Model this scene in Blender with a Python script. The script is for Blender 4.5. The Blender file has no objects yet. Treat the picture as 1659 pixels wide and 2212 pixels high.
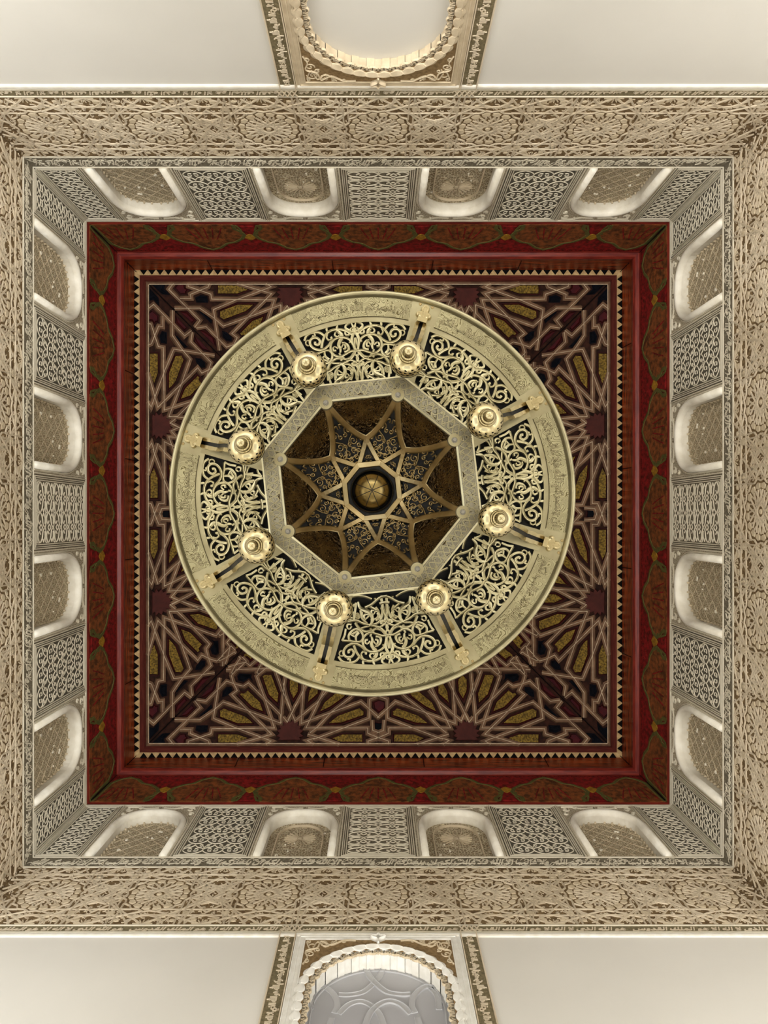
import bpy, math, random
from math import sin, cos, pi, radians, hypot, atan2, sqrt
from mathutils import Vector, Matrix
random.seed(7)
SC = bpy.context.scene
COL = SC.collection

# ------------------------------------------------------------------ camera, world, lights, exposure
F = 1600.0                     # focal length in pixels of the 1659 x 2212 frame
CAMZ = 1.5                     # camera height over the floor; all z below are measured from the camera
U0, V0 = 817.0, 1120.0         # vanishing point of the vertical edges
CAMY = 0.045
cam_d = bpy.data.cameras.new('camera'); cam = bpy.data.objects.new('camera', cam_d); COL.objects.link(cam)
cam.location = (0, CAMY, CAMZ); cam.rotation_euler = (pi, 0, 0)
cam_d.sensor_width = 36; cam_d.lens = 36*F/2212
cam_d.shift_x = (829.5-U0)/2212; cam_d.shift_y = (V0-1106)/2212
cam_d.clip_start = 0.05; cam_d.clip_end = 60
SC.camera = cam

w = bpy.data.worlds.new('sky'); SC.world = w; w.use_nodes = True
w.node_tree.nodes['Background'].inputs[0].default_value = (0.9, 0.95, 1.0, 1)
w.node_tree.nodes['Background'].inputs[1].default_value = 0.8

def fill_light(name, loc, rz, power, col, tilt=112):
    d = bpy.data.lights.new(name, 'AREA'); d.shape = 'RECTANGLE'; d.size = 2.2; d.size_y = 2.6
    d.energy = power; d.color = col
    o = bpy.data.objects.new(name, d); COL.objects.link(o); o.location = loc
    o.rotation_euler = (radians(tilt), 0, rz)
# fill lamps added low on all four sides, at unseen, assumed doorways
fill_light('added_fill_light', (0, -2.38, 1.35), pi, 300, (1.0, 0.97, 0.92))
fill_light('added_fill_light', (0, 2.38, 1.35), 0, 170, (1.0, 0.97, 0.92))
fill_light('added_fill_light', (-2.38, 0, 1.35), pi/2, 240, (0.97, 0.99, 1.0))
fill_light('added_fill_light', (2.38, 0, 1.35), -pi/2, 180, (1.0, 0.97, 0.93))
SC.view_settings.view_transform = 'Standard'; SC.view_settings.look = 'None'
SC.view_settings.gamma = 1; SC.view_settings.use_curve_mapping = False
SC.view_settings.exposure = 0.88

# ------------------------------------------------------------------ materials
def lin(c):
    return tuple((x/255/12.92 if x/255 <= .04045 else ((x/255+.055)/1.055)**2.4) for x in c)+(1,)
def mat(name, c1, c2=None, rough=.8, metal=0, nscale=12, bump=0, bscale=60, btype='NOISE', bdist=.004,
        lines=None, coat=0, detail=5, stretch=None):
    """c1/c2 mixed by noise; bump from noise, voronoi or winding contour lines; lines = (scale, freq, width, dark colour, bump)"""
    m = bpy.data.materials.new(name); m.use_nodes = True; t = m.node_tree; N = t.nodes; L = t.links
    b = N['Principled BSDF']; b.inputs['Roughness'].default_value = rough; b.inputs['Metallic'].default_value = metal
    if coat: b.inputs['Coat Weight'].default_value = coat
    tc = N.new('ShaderNodeTexCoord'); vec = tc.outputs['Object']
    if stretch:
        mp = N.new('ShaderNodeMapping'); mp.inputs['Scale'].default_value = stretch
        L.new(vec, mp.inputs['Vector']); vec = mp.outputs[0]
    colsock = None
    if c2:
        n = N.new('ShaderNodeTexNoise'); n.inputs['Scale'].default_value = nscale; n.inputs['Detail'].default_value = detail
        L.new(vec, n.inputs['Vector'])
        r = N.new('ShaderNodeValToRGB'); r.color_ramp.elements[0].position = .35; r.color_ramp.elements[1].position = .65
        r.color_ramp.elements[0].color = lin(c1); r.color_ramp.elements[1].color = lin(c2)
        L.new(n.outputs['Fac'], r.inputs[0]); colsock = r.outputs[0]
    else:
        b.inputs['Base Color'].default_value = lin(c1)
    nrm = None
    if bump:
        if btype == 'NOISE':
            n = N.new('ShaderNodeTexNoise'); n.inputs['Scale'].default_value = bscale; n.inputs['Detail'].default_value = 3
            o = n.outputs['Fac']
        elif btype == 'VORONOI':
            n = N.new('ShaderNodeTexVoronoi'); n.feature = 'DISTANCE_TO_EDGE'; n.inputs['Scale'].default_value = bscale
            o = n.outputs['Distance']
        L.new(vec, n.inputs['Vector'])
        if btype == 'VORONOI':
            mr = N.new('ShaderNodeMapRange'); mr.inputs['From Min'].default_value = .05; mr.inputs['From Max'].default_value = .22
            mr.inputs['To Min'].default_value = 1; mr.inputs['To Max'].default_value = 0
            L.new(o, mr.inputs['Value']); o = mr.outputs[0]
        bm = N.new('ShaderNodeBump'); bm.inputs['Strength'].default_value = bump; bm.inputs['Distance'].default_value = bdist
        L.new(o, bm.inputs['Height']); nrm = bm.outputs[0]
        if btype == 'VORONOI' and c2:      # pierced cells: the sunk cells have the second, darker colour: shade of the holes painted in
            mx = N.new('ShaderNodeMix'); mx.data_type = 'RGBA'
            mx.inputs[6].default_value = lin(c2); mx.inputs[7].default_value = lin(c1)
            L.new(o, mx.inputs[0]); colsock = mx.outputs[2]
    if lines:
        sc, fr, wd, dark, bs = lines
        n = N.new('ShaderNodeTexNoise'); n.inputs['Scale'].default_value = sc; n.inputs['Detail'].default_value = 0
        n.inputs['Distortion'].default_value = 1.4
        L.new(vec, n.inputs['Vector'])
        a = N.new('ShaderNodeMath'); a.operation = 'MULTIPLY'; a.inputs[1].default_value = fr; L.new(n.outputs['Fac'], a.inputs[0])
        s = N.new('ShaderNodeMath'); s.operation = 'SINE'; L.new(a.outputs[0], s.inputs[0])
        ab = N.new('ShaderNodeMath'); ab.operation = 'ABSOLUTE'; L.new(s.outputs[0], ab.inputs[0])
        mr = N.new('ShaderNodeMapRange'); mr.inputs['From Min'].default_value = wd*.4; mr.inputs['From Max'].default_value = wd
        L.new(ab.outputs[0], mr.inputs['Value'])
        bm = N.new('ShaderNodeBump'); bm.inputs['Strength'].default_value = bs; bm.inputs['Distance'].default_value = .002
        L.new(mr.outputs[0], bm.inputs['Height'])
        if nrm: L.new(nrm, bm.inputs['Normal'])
        nrm = bm.outputs[0]
        mx = N.new('ShaderNodeMix'); mx.data_type = 'RGBA'; mx.inputs[6].default_value = lin(dark)
        if colsock: L.new(colsock, mx.inputs[7])
        else: mx.inputs[7].default_value = lin(c1)
        L.new(mr.outputs[0], mx.inputs[0]); colsock = mx.outputs[2]
    if colsock: L.new(colsock, b.inputs['Base Color'])
    if nrm: L.new(nrm, b.inputs['Normal'])
    return m
M = {
 'plaster': mat('smooth_plaster', (230,227,220), (224,221,214), .75, nscale=1.2, bump=.05, bscale=30),
 'fillet': mat('white_plaster_fillet', (240,236,226), (228,222,208), .7, nscale=20, bump=.15, bscale=80),
 'stucco': mat('carved_stucco', (222,208,184), (206,190,164), .85, nscale=3, bump=.3, bscale=220, bdist=.002),
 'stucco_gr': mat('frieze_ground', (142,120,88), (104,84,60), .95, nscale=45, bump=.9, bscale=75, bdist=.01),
 'pad': mat('plain_stucco_pad', (216,200,172), (198,181,152), .85, nscale=14, bump=.25, bscale=130, bdist=.002),
 'pale': mat('pale_stucco', (228,220,200), (212,203,182), .85, nscale=6, bump=.3, bscale=240, bdist=.002),
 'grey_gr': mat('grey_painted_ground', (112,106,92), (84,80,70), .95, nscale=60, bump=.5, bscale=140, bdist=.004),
 'mid_gr': mat('grey_beige_ground', (136,128,110), (106,98,84), .95, nscale=60, bump=.5, bscale=140, bdist=.004),
 'olive_gr': mat('olive_inscription_ground', (138,126,98), (110,101,78), .95, nscale=70, bump=.5, bscale=150, bdist=.004),
 'spandrel': mat('fine_spandrel_carving', (212,202,180), (140,128,102), .9, nscale=80, bump=.8, bscale=110, bdist=.006),
 'roll': mat('white_roll_moulding', (240,235,222), (224,217,200), .7, nscale=9, bump=.35, bscale=22, bdist=.01),
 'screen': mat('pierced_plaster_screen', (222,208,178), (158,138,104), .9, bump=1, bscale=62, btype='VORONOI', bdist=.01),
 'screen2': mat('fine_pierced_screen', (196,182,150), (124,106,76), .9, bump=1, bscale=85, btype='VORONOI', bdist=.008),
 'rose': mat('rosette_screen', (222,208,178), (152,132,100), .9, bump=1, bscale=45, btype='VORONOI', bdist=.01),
 'patch': mat('white_plaster_patch', (240,232,214), None, .8),
 'white': mat('white_painted_carving', (244,242,236), (232,229,220), .7, nscale=20, bump=.15, bscale=90, bdist=.002),
 'greyp': mat('grey_painted_panel', (178,178,182), (170,170,174), .6, nscale=2),
 'greyb': mat('grey_painted_band', (186,186,189), None, .6),
 'lace_gr': mat('brown_spandrel_ground', (120,96,62), (150,124,86), .9, nscale=60),  # brown ground colour behind the spandrel scrolls of the niches
 'floor': mat('beige_marble_floor', (236,230,216), (226,218,202), .35, nscale=2),
 'paint_red': mat('red_painted_wood', (134,30,30), (74,24,18), .6, nscale=28, bump=.7, bscale=150, bdist=.006),
 'paint_brown': mat('ochre_brown_painted_wood', (134,76,40), (72,44,24), .6, nscale=22, bump=.9, bscale=110, bdist=.008),
 'paint_green': mat('green_painted_line', (74,72,38), (92,84,44), .6, nscale=40, bump=.3, bscale=120),
 'paint_yel': mat('yellow_painted_lozenge', (156,116,36), (120,84,30), .6, nscale=50),
 'ledge': mat('red_brown_moulding', (128,44,32), (88,22,18), .35, nscale=6, bump=.2, bscale=60, stretch=(1,8,8)),
 'board': mat('dark_red_board', (158,64,20), (60,8,6), .38, nscale=5, bump=.25, bscale=40, stretch=(1,9,9)),
 'mauve': mat('mauve_wood_fillet', (104,50,42), (80,34,30), .45, nscale=8, stretch=(1,8,8)),
 'cream': mat('cream_dentil_ground', (186,158,110), (158,126,84), .7, nscale=30),
 'black': mat('black_painted_dentil', (5,4,4), None, .9),
 'strap': mat('brown_lacing_wood', (116,88,66), (86,62,46), .5, nscale=9, bump=.2, bscale=60),
 'bead': mat('pale_bead_line', (188,168,140), (150,130,106), .5, nscale=20),
 'deep': mat('brown_recess', (54,28,18), (30,14,9), .7, nscale=20),
 'rim': mat('red_panel_rim', (52,10,8), (34,8,7), .6, nscale=12),
 'gold': mat('gold_painted_panel', (136,110,42), (66,50,20), .5, nscale=60, bump=.8, bscale=120, bdist=.006),
 'maroon': mat('maroon_panel', (70,14,18), (54,12,20), .5, nscale=20),
 'navy': mat('blue_black_panel', (6,9,18), (4,5,10), .9, nscale=20),
 'star': mat('brown_star_panel', (74,32,27), (60,26,22), .55, nscale=20),
 'brass': mat('pale_aged_brass', (178,170,138), (156,147,116), .33, .85, nscale=9, bump=.06, bscale=60, bdist=.001),
 'engr': mat('engraved_brass', (178,171,136), (160,152,120), .34, .85, nscale=7, lines=(20,44,.34,(112,102,68),.7)),
 'engr2': mat('engraved_scroll_brass', (154,150,134), (136,132,117), .34, .85, nscale=8, lines=(24,44,.36,(92,84,60),.8)),
 'patina': mat('tarnished_engraving', (84,74,46), None, .5, .6),
 'filig': mat('cast_brass_filigree', (186,177,142), (158,148,112), .34, .85, nscale=16),
 'dark': mat('black_backing', (10,11,14), (16,16,18), .5, .3, nscale=10),  # near-black metal for the pan, slots, inner cups and filigree grounds
 'dome': mat('dark_embossed_brass', (96,76,46), (40,30,20), .22, .95, nscale=30, bump=1, bscale=75, bdist=.014),
 'emb': mat('dark_embossed_scroll_brass', (124,102,66), (84,66,42), .25, .95, nscale=25),
 'rib': mat('antique_brass_rib', (196,176,132), (150,130,90), .32, .95, nscale=9),
 'polish': mat('polished_brass', (206,192,152), (178,163,122), .22, .95, nscale=14, bump=.05, bscale=40, bdist=.001),
 'ball': mat('antique_gold_ball', (168,148,98), (120,102,62), .25, .95, nscale=12, bump=.15, bscale=22, bdist=.003),
 'steel': mat('bright_steel_bolt', (150,148,142), None, .25, .95),
}

for _k in ('strap', 'deep', 'rim', 'gold', 'maroon', 'navy', 'star', 'paint_red', 'paint_brown', 'paint_green', 'paint_yel', 'mauve', 'black', 'stucco_gr', 'grey_gr', 'mid_gr', 'olive_gr'):
    M[_k].node_tree.nodes['Principled BSDF'].inputs['Specular IOR Level'].default_value = .12

# ------------------------------------------------------------------ mesh helpers
class B:
    def __init__(s): s.v = []; s.f = []; s.m = []
    def add(s, vs, fs, mi=0):
        o = len(s.v); s.v += vs
        for q in fs: s.f.append(tuple(i+o for i in q)); s.m.append(mi)
def mesh(name, b, mats, smooth=False):
    me = bpy.data.meshes.new(name); me.from_pydata(b.v, [], b.f)
    for m in (mats if isinstance(mats, (list, tuple)) else [mats]): me.materials.append(M[m])
    if any(b.m): me.polygons.foreach_set('material_index', b.m)
    if smooth: me.polygons.foreach_set('use_smooth', [True]*len(me.polygons))
    me.update(); return me
def ob(name, me, parent=None, loc=(0,0,0), rz=0, **props):
    o = bpy.data.objects.new(name, me); COL.objects.link(o)
    o.location = loc; o.rotation_euler = (0, 0, rz)
    if parent: o.parent = parent
    for k, v in props.items(): o[k] = v
    return o
def smoothpts(p, n=6, closed=False):
    out = []; k = len(p)
    for i in range(k if closed else k-1):
        a = p[(i-1) % k] if closed else p[max(i-1, 0)]; b_ = p[i]; c = p[(i+1) % k]; d = p[(i+2) % k] if closed else p[min(i+2, k-1)]
        for j in range(n):
            t = j/n
            out.append(tuple(.5*((2*b_[q])+(-a[q]+c[q])*t+(2*a[q]-5*b_[q]+4*c[q]-d[q])*t*t+(-a[q]+3*b_[q]-3*c[q]+d[q])*t**3) for q in (0, 1)))
    if not closed: out.append(tuple(p[-1]))
    return out
TRAP = [(-.5,0),(-.36,1),(.36,1),(.5,0)]
GROOVE = [(-.5,0),(-.44,1),(-.14,1),(0,.35),(.14,1),(.44,1),(.5,0)]
ROUND = [(-.5,0),(-.42,.6),(-.2,.95),(.2,.95),(.42,.6),(.5,0)]
LEAF = [(-.5,0),(-.34,.8),(0,1),(.34,.8),(.5,0)]
def ribbon(b, pts, w, h, f, closed=False, prof=TRAP, mi=0, h0=0, wf=None):
    n = len(pts)
    if n < 2: return
    base = len(b.v); k = len(prof)
    for i, p in enumerate(pts):
        a = pts[i-1] if (i or closed) else p; c = pts[(i+1) % n] if (i < n-1 or closed) else p
        d1 = (p[0]-a[0], p[1]-a[1]); d2 = (c[0]-p[0], c[1]-p[1])
        l1 = hypot(*d1) or 0; l2 = hypot(*d2) or 0
        if l1 < 1e-9: d1, l1 = d2, l2
        if l2 < 1e-9: d2, l2 = d1, l1
        if l1 < 1e-9: d1 = d2 = (1, 0); l1 = l2 = 1
        t = (d1[0]/l1+d2[0]/l2, d1[1]/l1+d2[1]/l2); lt = hypot(*t)
        if lt < .3: t = (d1[0]/l1, d1[1]/l1); lt = 1; mt = 1
        else: mt = min(2/lt, 2.2)
        nx, ny = -t[1]/lt, t[0]/lt
        ww = w*(wf(i/(n-1)) if wf else 1)
        for (s, q) in prof: b.v.append(f(p[0]+nx*ww*s*mt, p[1]+ny*ww*s*mt, h0+h*q))
    for i in range(n if closed else n-1):
        j = (i+1) % n
        for q in range(k-1):
            b.f.append((base+i*k+q, base+j*k+q, base+j*k+q+1, base+i*k+q+1)); b.m.append(mi)
    if not closed:
        b.f.append(tuple(base+q for q in range(k))); b.m.append(mi)
        b.f.append(tuple(base+(n-1)*k+q for q in range(k-1, -1, -1))); b.m.append(mi)
def area(p): return sum(p[i-1][0]*p[i][1]-p[i][0]*p[i-1][1] for i in range(len(p)))/2
def inset(p, d):
    if area(p) < 0: p = p[::-1]
    n = len(p); o = []
    for i in range(n):
        a, c, e = p[i-1], p[i], p[(i+1) % n]
        d1 = Vector((c[0]-a[0], c[1]-a[1])); d2 = Vector((e[0]-c[0], e[1]-c[1]))
        if d1.length < 1e-9 or d2.length < 1e-9: o.append(c); continue
        d1.normalize(); d2.normalize()
        nn = Vector((-d1.y-d2.y, d1.x+d2.x)); l = nn.length
        if l < .2: o.append(c); continue
        nn.normalize(); kk = d/max(.45, l/2)
        o.append((c[0]+nn.x*kk, c[1]+nn.y*kk))
    return o
def plate(b, p, h0, h1, f, bev=0, mi=0, topmi=None):
    """polygon prism: walls from h0 to h1 and a (slightly inset) top"""
    if area(p) < 0: p = p[::-1]
    n = len(p); q = inset(p, bev) if bev else p
    b.add([f(x, y, h0) for x, y in p]+[f(x, y, h1) for x, y in q],
          [(i, (i+1) % n, n+(i+1) % n, n+i) for i in range(n)], mi)
    b.add([f(x, y, h1) for x, y in q], [tuple(range(n))], mi if topmi is None else topmi)
def bx(b, x0, x1, y0, y1, z0, z1, f=lambda x, y, z: (x, y, z), mi=0):
    vs = [f(x, y, z) for z in (z0, z1) for y in (y0, y1) for x in (x0, x1)]
    b.add(vs, [(0,1,3,2),(4,6,7,5),(0,4,5,1),(2,3,7,6),(0,2,6,4),(1,5,7,3)], mi)
def lathe(b, prof, n=32, f=lambda x, y, z: (x, y, z), mi=0):
    base = len(b.v)
    for (r, z) in prof:
        for i in range(n):
            a = 2*pi*i/n; b.v.append(f(r*cos(a), r*sin(a), z))
    for j in range(len(prof)-1):
        for i in range(n):
            k = (i+1) % n
            b.f.append((base+j*n+i, base+j*n+k, base+(j+1)*n+k, base+(j+1)*n+i)); b.m.append(mi)
def clipseg(p, q, test, n=10):
    """split a straight line into the runs that pass test"""
    out = []; run = []
    for i in range(n+1):
        t = i/n; c = (p[0]+(q[0]-p[0])*t, p[1]+(q[1]-p[1])*t)
        if test(*c): run.append(c)
        else:
            if len(run) > 1: out.append([run[0], run[-1]])
            run = []
    if len(run) > 1: out.append([run[0], run[-1]])
    return out
def spiral(cx, cy, r, turns=1.3, a0=0, sgn=1, n=14, r1=.18):
    return [(cx+r*(1-(1-r1)*i/n)*cos(a0+sgn*turns*2*pi*i/n), cy+r*(1-(1-r1)*i/n)*sin(a0+sgn*turns*2*pi*i/n)) for i in range(n+1)]

# ------------------------------------------------------------------ Arabic inscriptions
_FORM = {'ا':(0xFE8D,0),'ب':(0xFE8F,1),'ت':(0xFE95,1),'ح':(0xFEA1,1),'د':(0xFEA9,0),'ذ':(0xFEAB,0),'ر':(0xFEAD,0),'س':(0xFEB1,1),
 'ص':(0xFEB9,1),'ع':(0xFEC9,1),'غ':(0xFECD,1),'ف':(0xFED1,1),'ق':(0xFED5,1),'ك':(0xFED9,1),'ل':(0xFEDD,1),'م':(0xFEE1,1),
 'ن':(0xFEE5,1),'ه':(0xFEE9,1),'و':(0xFEED,0),'ي':(0xFEF1,1),'ز':(0xFEAF,0)}
def shape(txt):
    words = []
    for wd in txt.split():
        if wd == 'الله': words.append('\uFDF2'); continue
        out = []; prev = False; i = 0
        while i < len(wd):
            c = wd[i]
            if c == 'ل' and i+1 < len(wd) and wd[i+1] == 'ا':
                out.append(chr(0xFEFC if prev else 0xFEFB)); prev = False; i += 2; continue
            base, dual = _FORM[c]; nxt = dual and i+1 < len(wd)
            if dual: code = base+(3 if (prev and nxt) else 2 if nxt else 1 if prev else 0)
            else: code = base+(1 if prev else 0)
            out.append(chr(code)); prev = bool(dual); i += 1
        words.append(''.join(reversed(out)))
    return ' '.join(reversed(words))
def text_geo(txt, extr=.03, offset=.012, outline=False, res=2):
    c = bpy.data.curves.new('t', 'FONT'); c.body = shape(txt); c.resolution_u = res
    if outline: c.fill_mode = 'NONE'; c.bevel_depth = .017; c.bevel_resolution = 0; c.offset = offset
    else: c.extrude = extr; c.offset = offset
    c.space_word = .7
    o = bpy.data.objects.new('t', c); COL.objects.link(o); bpy.context.view_layer.update()
    me = bpy.data.meshes.new_from_object(o.evaluated_get(bpy.context.evaluated_depsgraph_get()))
    vs = [tuple(v.co) for v in me.vertices]; fs = [tuple(p.vertices) for p in me.polygons]
    bpy.data.objects.remove(o); bpy.data.curves.remove(c); bpy.data.meshes.remove(me)
    xs = [v[0] for v in vs]; ys = [v[1] for v in vs]
    x0, x1, y0, y1 = min(xs), max(xs), min(ys), max(ys)
    return [((x-x0)/(y1-y0), (y-y0)/(y1-y0), z) for x, y, z in vs], fs, (x1-x0)/(y1-y0)
T_ROOM_LOW = text_geo('هو الله الذي لا اله الا هو الملك القدوس', .03, .022)
T_ROOM_UP = text_geo('ولا غالب الا الله فلا غالب لكم ان ينصركم الله', .03, .022)
T_RIM = 'ان ينصركم الله فلا غالب لكم'
def put_text(b, geo, x0, x1, y0, y1, h0, h1, f, slant=0, mi=0, vertical=False):
    vs, fs, asp = geo
    zt = max(v[2] for v in vs); zb = min(v[2] for v in vs); sx = (x1-x0)/asp
    out = []
    for (x, y, z) in vs:
        X = x0+x*sx+slant*(y-.5)*(y1-y0); Y = y0+y*(y1-y0); H = h0+(h1-h0)*(z-zb)/(zt-zb+1e-9)
        out.append(f(Y, X, H) if vertical else f(X, Y, H))
    b.add(out, fs, mi)

# ------------------------------------------------------------------ the room
A = 2.5                                     # half width of the square room
Z0, Z1, Z2, Z3, ZT = 4.39, 4.462, 5.21, 5.36, 6.34   # wall/band, band/frieze, frieze/band, band/arcade, arcade/wood
FL = -CAMZ
def fw(u, v, h): return (u, A-h, v)         # wall coordinates: along, up, out into the room
SIDES = {'south': 0, 'west': pi/2, 'north': pi, 'east': -pi/2}

def scroll_lattice(b, x0, x1, y0, y1, nx, ny, f, w=.011, h=.012, kind=0):
    """ogee lattice of leafy scrolls filling a rectangle"""
    cw, ch = (x1-x0)/nx, (y1-y0)/ny
    for j in range(ny):
        for i in range(nx):
            cx, cy = x0+cw*(i+.5), y0+ch*(j+.5); a, c = cw/2, ch/2
            for s in (-1, 1):
                g = lambda pts: [(cx+s*a*px, cy+c*py) for px, py in pts]
                if kind == 0:
                    ribbon(b, smoothpts(g([(0,-1),(.55,-.8),(.98,-.35),(.86,.1),(.35,.3),(0,.75)]), 3), w, h, f, prof=LEAF)
                    ribbon(b, smoothpts(g([(.98,-.35),(1,.2),(.7,.75),(.4,1)]), 3), w, h, f, prof=LEAF)
                    ribbon(b, smoothpts(g([(.1,-.45),(.42,-.45),(.5,-.1),(.2,.0),(.18,-.2)]), 3), w*.8, h, f, prof=LEAF)
                    ribbon(b, smoothpts(g([(.5,.9),(.78,.78),(.7,.5),(.5,.6)]), 3), w*.9, h, f, prof=LEAF)
                elif kind == 1:
                    ribbon(b, smoothpts(g([(0,1),(.2,.5),(.75,.25),(1,-.3),(.6,-.7),(.25,-.4),(.45,-.1)]), 3), w*1.15, h, f, prof=LEAF)
                    ribbon(b, smoothpts(g([(0,-1),(.3,-.85),(.95,-.9),(1,-.5)]), 2), w*.9, h, f, prof=LEAF)
                    ribbon(b, smoothpts(g([(.25,.9),(.6,.95),(.95,.6),(.75,.45)]), 2), w*.9, h, f, prof=LEAF)
                    ribbon(b, smoothpts(g([(0,.35),(.2,0),(0,-.35)]), 2), w*.9, h, f, prof=LEAF)
                else:
                    ribbon(b, smoothpts([(cx-a, cy+s*c*.1), (cx-a*.3, cy+s*c*.75), (cx+a*.35, cy+s*c*.2), (cx+a, cy+s*c*.8)], 3), w, h, f, prof=LEAF)
                    ribbon(b, smoothpts([(cx-a*.7, cy+s*c*.9), (cx-a*.1, cy+s*c*.45), (cx+a*.2, cy+s*c*.95)], 3), w*.8, h, f, prof=LEAF)

# --- shared meshes of one wall
def band_meshes():
    out = []
    g = B(); bx(g, -A, A, Z0, Z1, -.02, .002, fw); t = B()
    n = 5
    for i in range(n):
        x = -A+2*A*i/n; put_text(t, T_ROOM_LOW, x+.02, x+2*A/n-.02, Z0+.003, Z1-.006, .002, .006, fw, .35)
    for s in (-.53, .53):                    # small knotted squares over the window strips
        for k in range(4):
            ribbon(t, [(s-.045+.03*k, Z0+.005), (s-.015+.03*k, Z1-.005)], .006, .011, fw); ribbon(t, [(s-.045+.03*k, Z1-.005), (s-.015+.03*k, Z0+.005)], .006, .01, fw)
    out.append(('lower_inscription', mesh('lower_inscription', g, 'olive_gr'), mesh('lower_lettering', t, 'stucco')))
    g = B(); bx(g, -A, A, Z2, Z3, -.02, .002, fw); t = B(); n = 4
    for i in range(n):
        x = -A+.02+(2*A-.04)*i/n; wd = (2*A-.04)/n
        put_text(t, T_ROOM_UP, x+.02, x+wd-.02, Z2+.012, Z3-.012, .002, .007, fw, .3)
        for q in range(20):
            cx = x+wd*(q+.5)/20+random.uniform(-.02, .02); cy = (Z2+Z3)/2+random.choice((-.03, .03))
            ribbon(t, spiral(cx, cy, .026, 1.1, random.uniform(0, 6), random.choice((-1, 1))), .006, .004, fw, prof=LEAF)
            ribbon(t, smoothpts([(cx-.05, cy), (cx-.02, cy+.03), (cx+.03, cy-.02), (cx+.06, cy+.02)], 3), .006, .004, fw, prof=LEAF)
    out.append(('upper_inscription', mesh('upper_inscription', g, 'mid_gr'), mesh('upper_lettering', t, 'pale')))
    return out
BANDS = band_meshes()

def frieze_mesh():
    s = B(); pads = B(); n = 7; P = 2*A/n; hx = P/2; hy = (Z2-Z1)/2-.012; cy = (Z1+Z2)/2; H = .006; W = .0105
    for i in range(n):
        ox = -A+P*(i+.5)
        def tf(x, y, h): return fw(ox+x, cy+y, h)
        inside = lambda x, y: abs(y) <= hy and abs(ox+x) <= A-.001
        lv = [0]
        def line(p, q, test=inside, w=W, nn=16):
            for r in clipseg(p, q, test, nn):
                lv[0] += 1; ribbon(s, r, w, H+.0006*(lv[0] % 4), tf, prof=GROOVE)
        for k in range(16):
            a = 2*pi*k/16+.2; c = a+2*pi*6.6/16
            line((.148*cos(a), .148*sin(a)), (.148*cos(c), .148*sin(c)), nn=2)
            a0, a1 = 2*pi*(k+.1)/16, 2*pi*(k+.9)/16; am = (a0+a1)/2
            plate(pads, [(.158*cos(a0), .158*sin(a0)), (.150*cos(am), .150*sin(am)), (.158*cos(a1), .158*sin(a1)), (.186*cos(a1), .186*sin(a1)), (.196*cos(am), .196*sin(am)), (.186*cos(a0), .186*sin(a0))], 0, .006, tf, .004)
            line((.204*cos(2*pi*k/16), .204*sin(2*pi*k/16)), (.222*cos(2*pi*(k+.5)/16), .222*sin(2*pi*(k+.5)/16)), nn=2)
            line((.222*cos(2*pi*(k+.5)/16), .222*sin(2*pi*(k+.5)/16)), (.204*cos(2*pi*(k+1)/16), .204*sin(2*pi*(k+1)/16)), nn=2)
        plate(pads, [(.02*cos(2*pi*k/8), .02*sin(2*pi*k/8)) for k in range(8)], 0, .009, tf, .006)
        rf = random.Random(i*0+4)
        for q in range(330):
            x, y = rf.uniform(-hx, hx), rf.uniform(-hy+.02, hy-.02)
            if .150 < hypot(x, y) < .20: continue
            a = rf.uniform(0, 6.3); l = rf.uniform(.010, .018)
            ribbon(s, [(x-l*cos(a), y-l*sin(a)), (x+l*.4*sin(a), y-l*.4*cos(a)), (x+l*cos(a), y+l*sin(a))], .006, .004, tf, prof=TRAP)
        out_ring = lambda x, y: inside(x, y) and hypot(x, y) > .215
        # large crossing straps outside the ring
        for sx in (-1, 1):
            for sy in (-1, 1):
                for (p, q) in [((.0,hy),(hx,.05)), ((.09,hy),(hx,-.06)), ((0.04,.21),(hx,hy)), ((.20,.04),(hx*1.0,hy*.62)), ((.22,hy),(hx*.86,-.0)),
                               ((.12,.19),(hx,.19)), ((.19,.12),(.19,hy)), ((.05,hy*.72),(hx*.95,hy*.72)), ((hx*.62,.02),(hx*.62,hy))]:
                    line((p[0]*sx, p[1]*sy), (q[0]*sx, q[1]*sy), out_ring, nn=24)
                for (px, py, r) in [(.235,.235,.03), (.1,.265,.024), (.285,.1,.026), (.3,.31,.022), (.17,.315,.02)]:
                    plate(pads, [(sx*px+r*(1.25 if k % 2 else .8)*cos(2*pi*k/8), sy*py+r*(.8 if k % 4 else 1.1)*sin(2*pi*k/8)) for k in range(8)], 0, .006, tf, .004)
        # eight fold star on the joint between two rosettes
        if i < n-1:
            for k in range(8):
                a = 2*pi*k/8+.39; c = a+2*pi*3/8
                line((hx+.14*cos(a), .14*sin(a)), (hx+.14*cos(c), .14*sin(c)), nn=2)
                c = a+2*pi*2/8
                line((hx+.135*cos(a), .135*sin(a)), (hx+.135*cos(c), .135*sin(c)), nn=2)
        for (qx, qy) in ((0, 1), (0, -1), (hx, 1), (hx, -1)):      # half rosettes at the rims
            for k in range(7):
                a = pi*(k+.5)/7
                x0, y0 = qx+.018*cos(a), qy*(hy-.018*sin(a)); x1, y1 = qx+.062*cos(a), qy*(hy-.055*sin(a))
                if abs(ox+x1) < A: ribbon(pads, [(x0, y0), ((x0+x1)/2, (y0+y1)/2), (x1, y1)], .012, .006, tf, prof=LEAF, wf=lambda t: .4+1.2*t*(1.2-t))
            for k in range(6):
                a = pi*(k+.2)/6; c = a+1.15
                line((qx+.12*cos(a), qy*(hy-.12*sin(a))), (qx+.12*cos(c), qy*(hy-.12*sin(c))), nn=6)
    return mesh('strapwork', s, 'stucco'), mesh('stucco_pads', pads, 'pad')
FR_S, FR_P = frieze_mesh()
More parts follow.
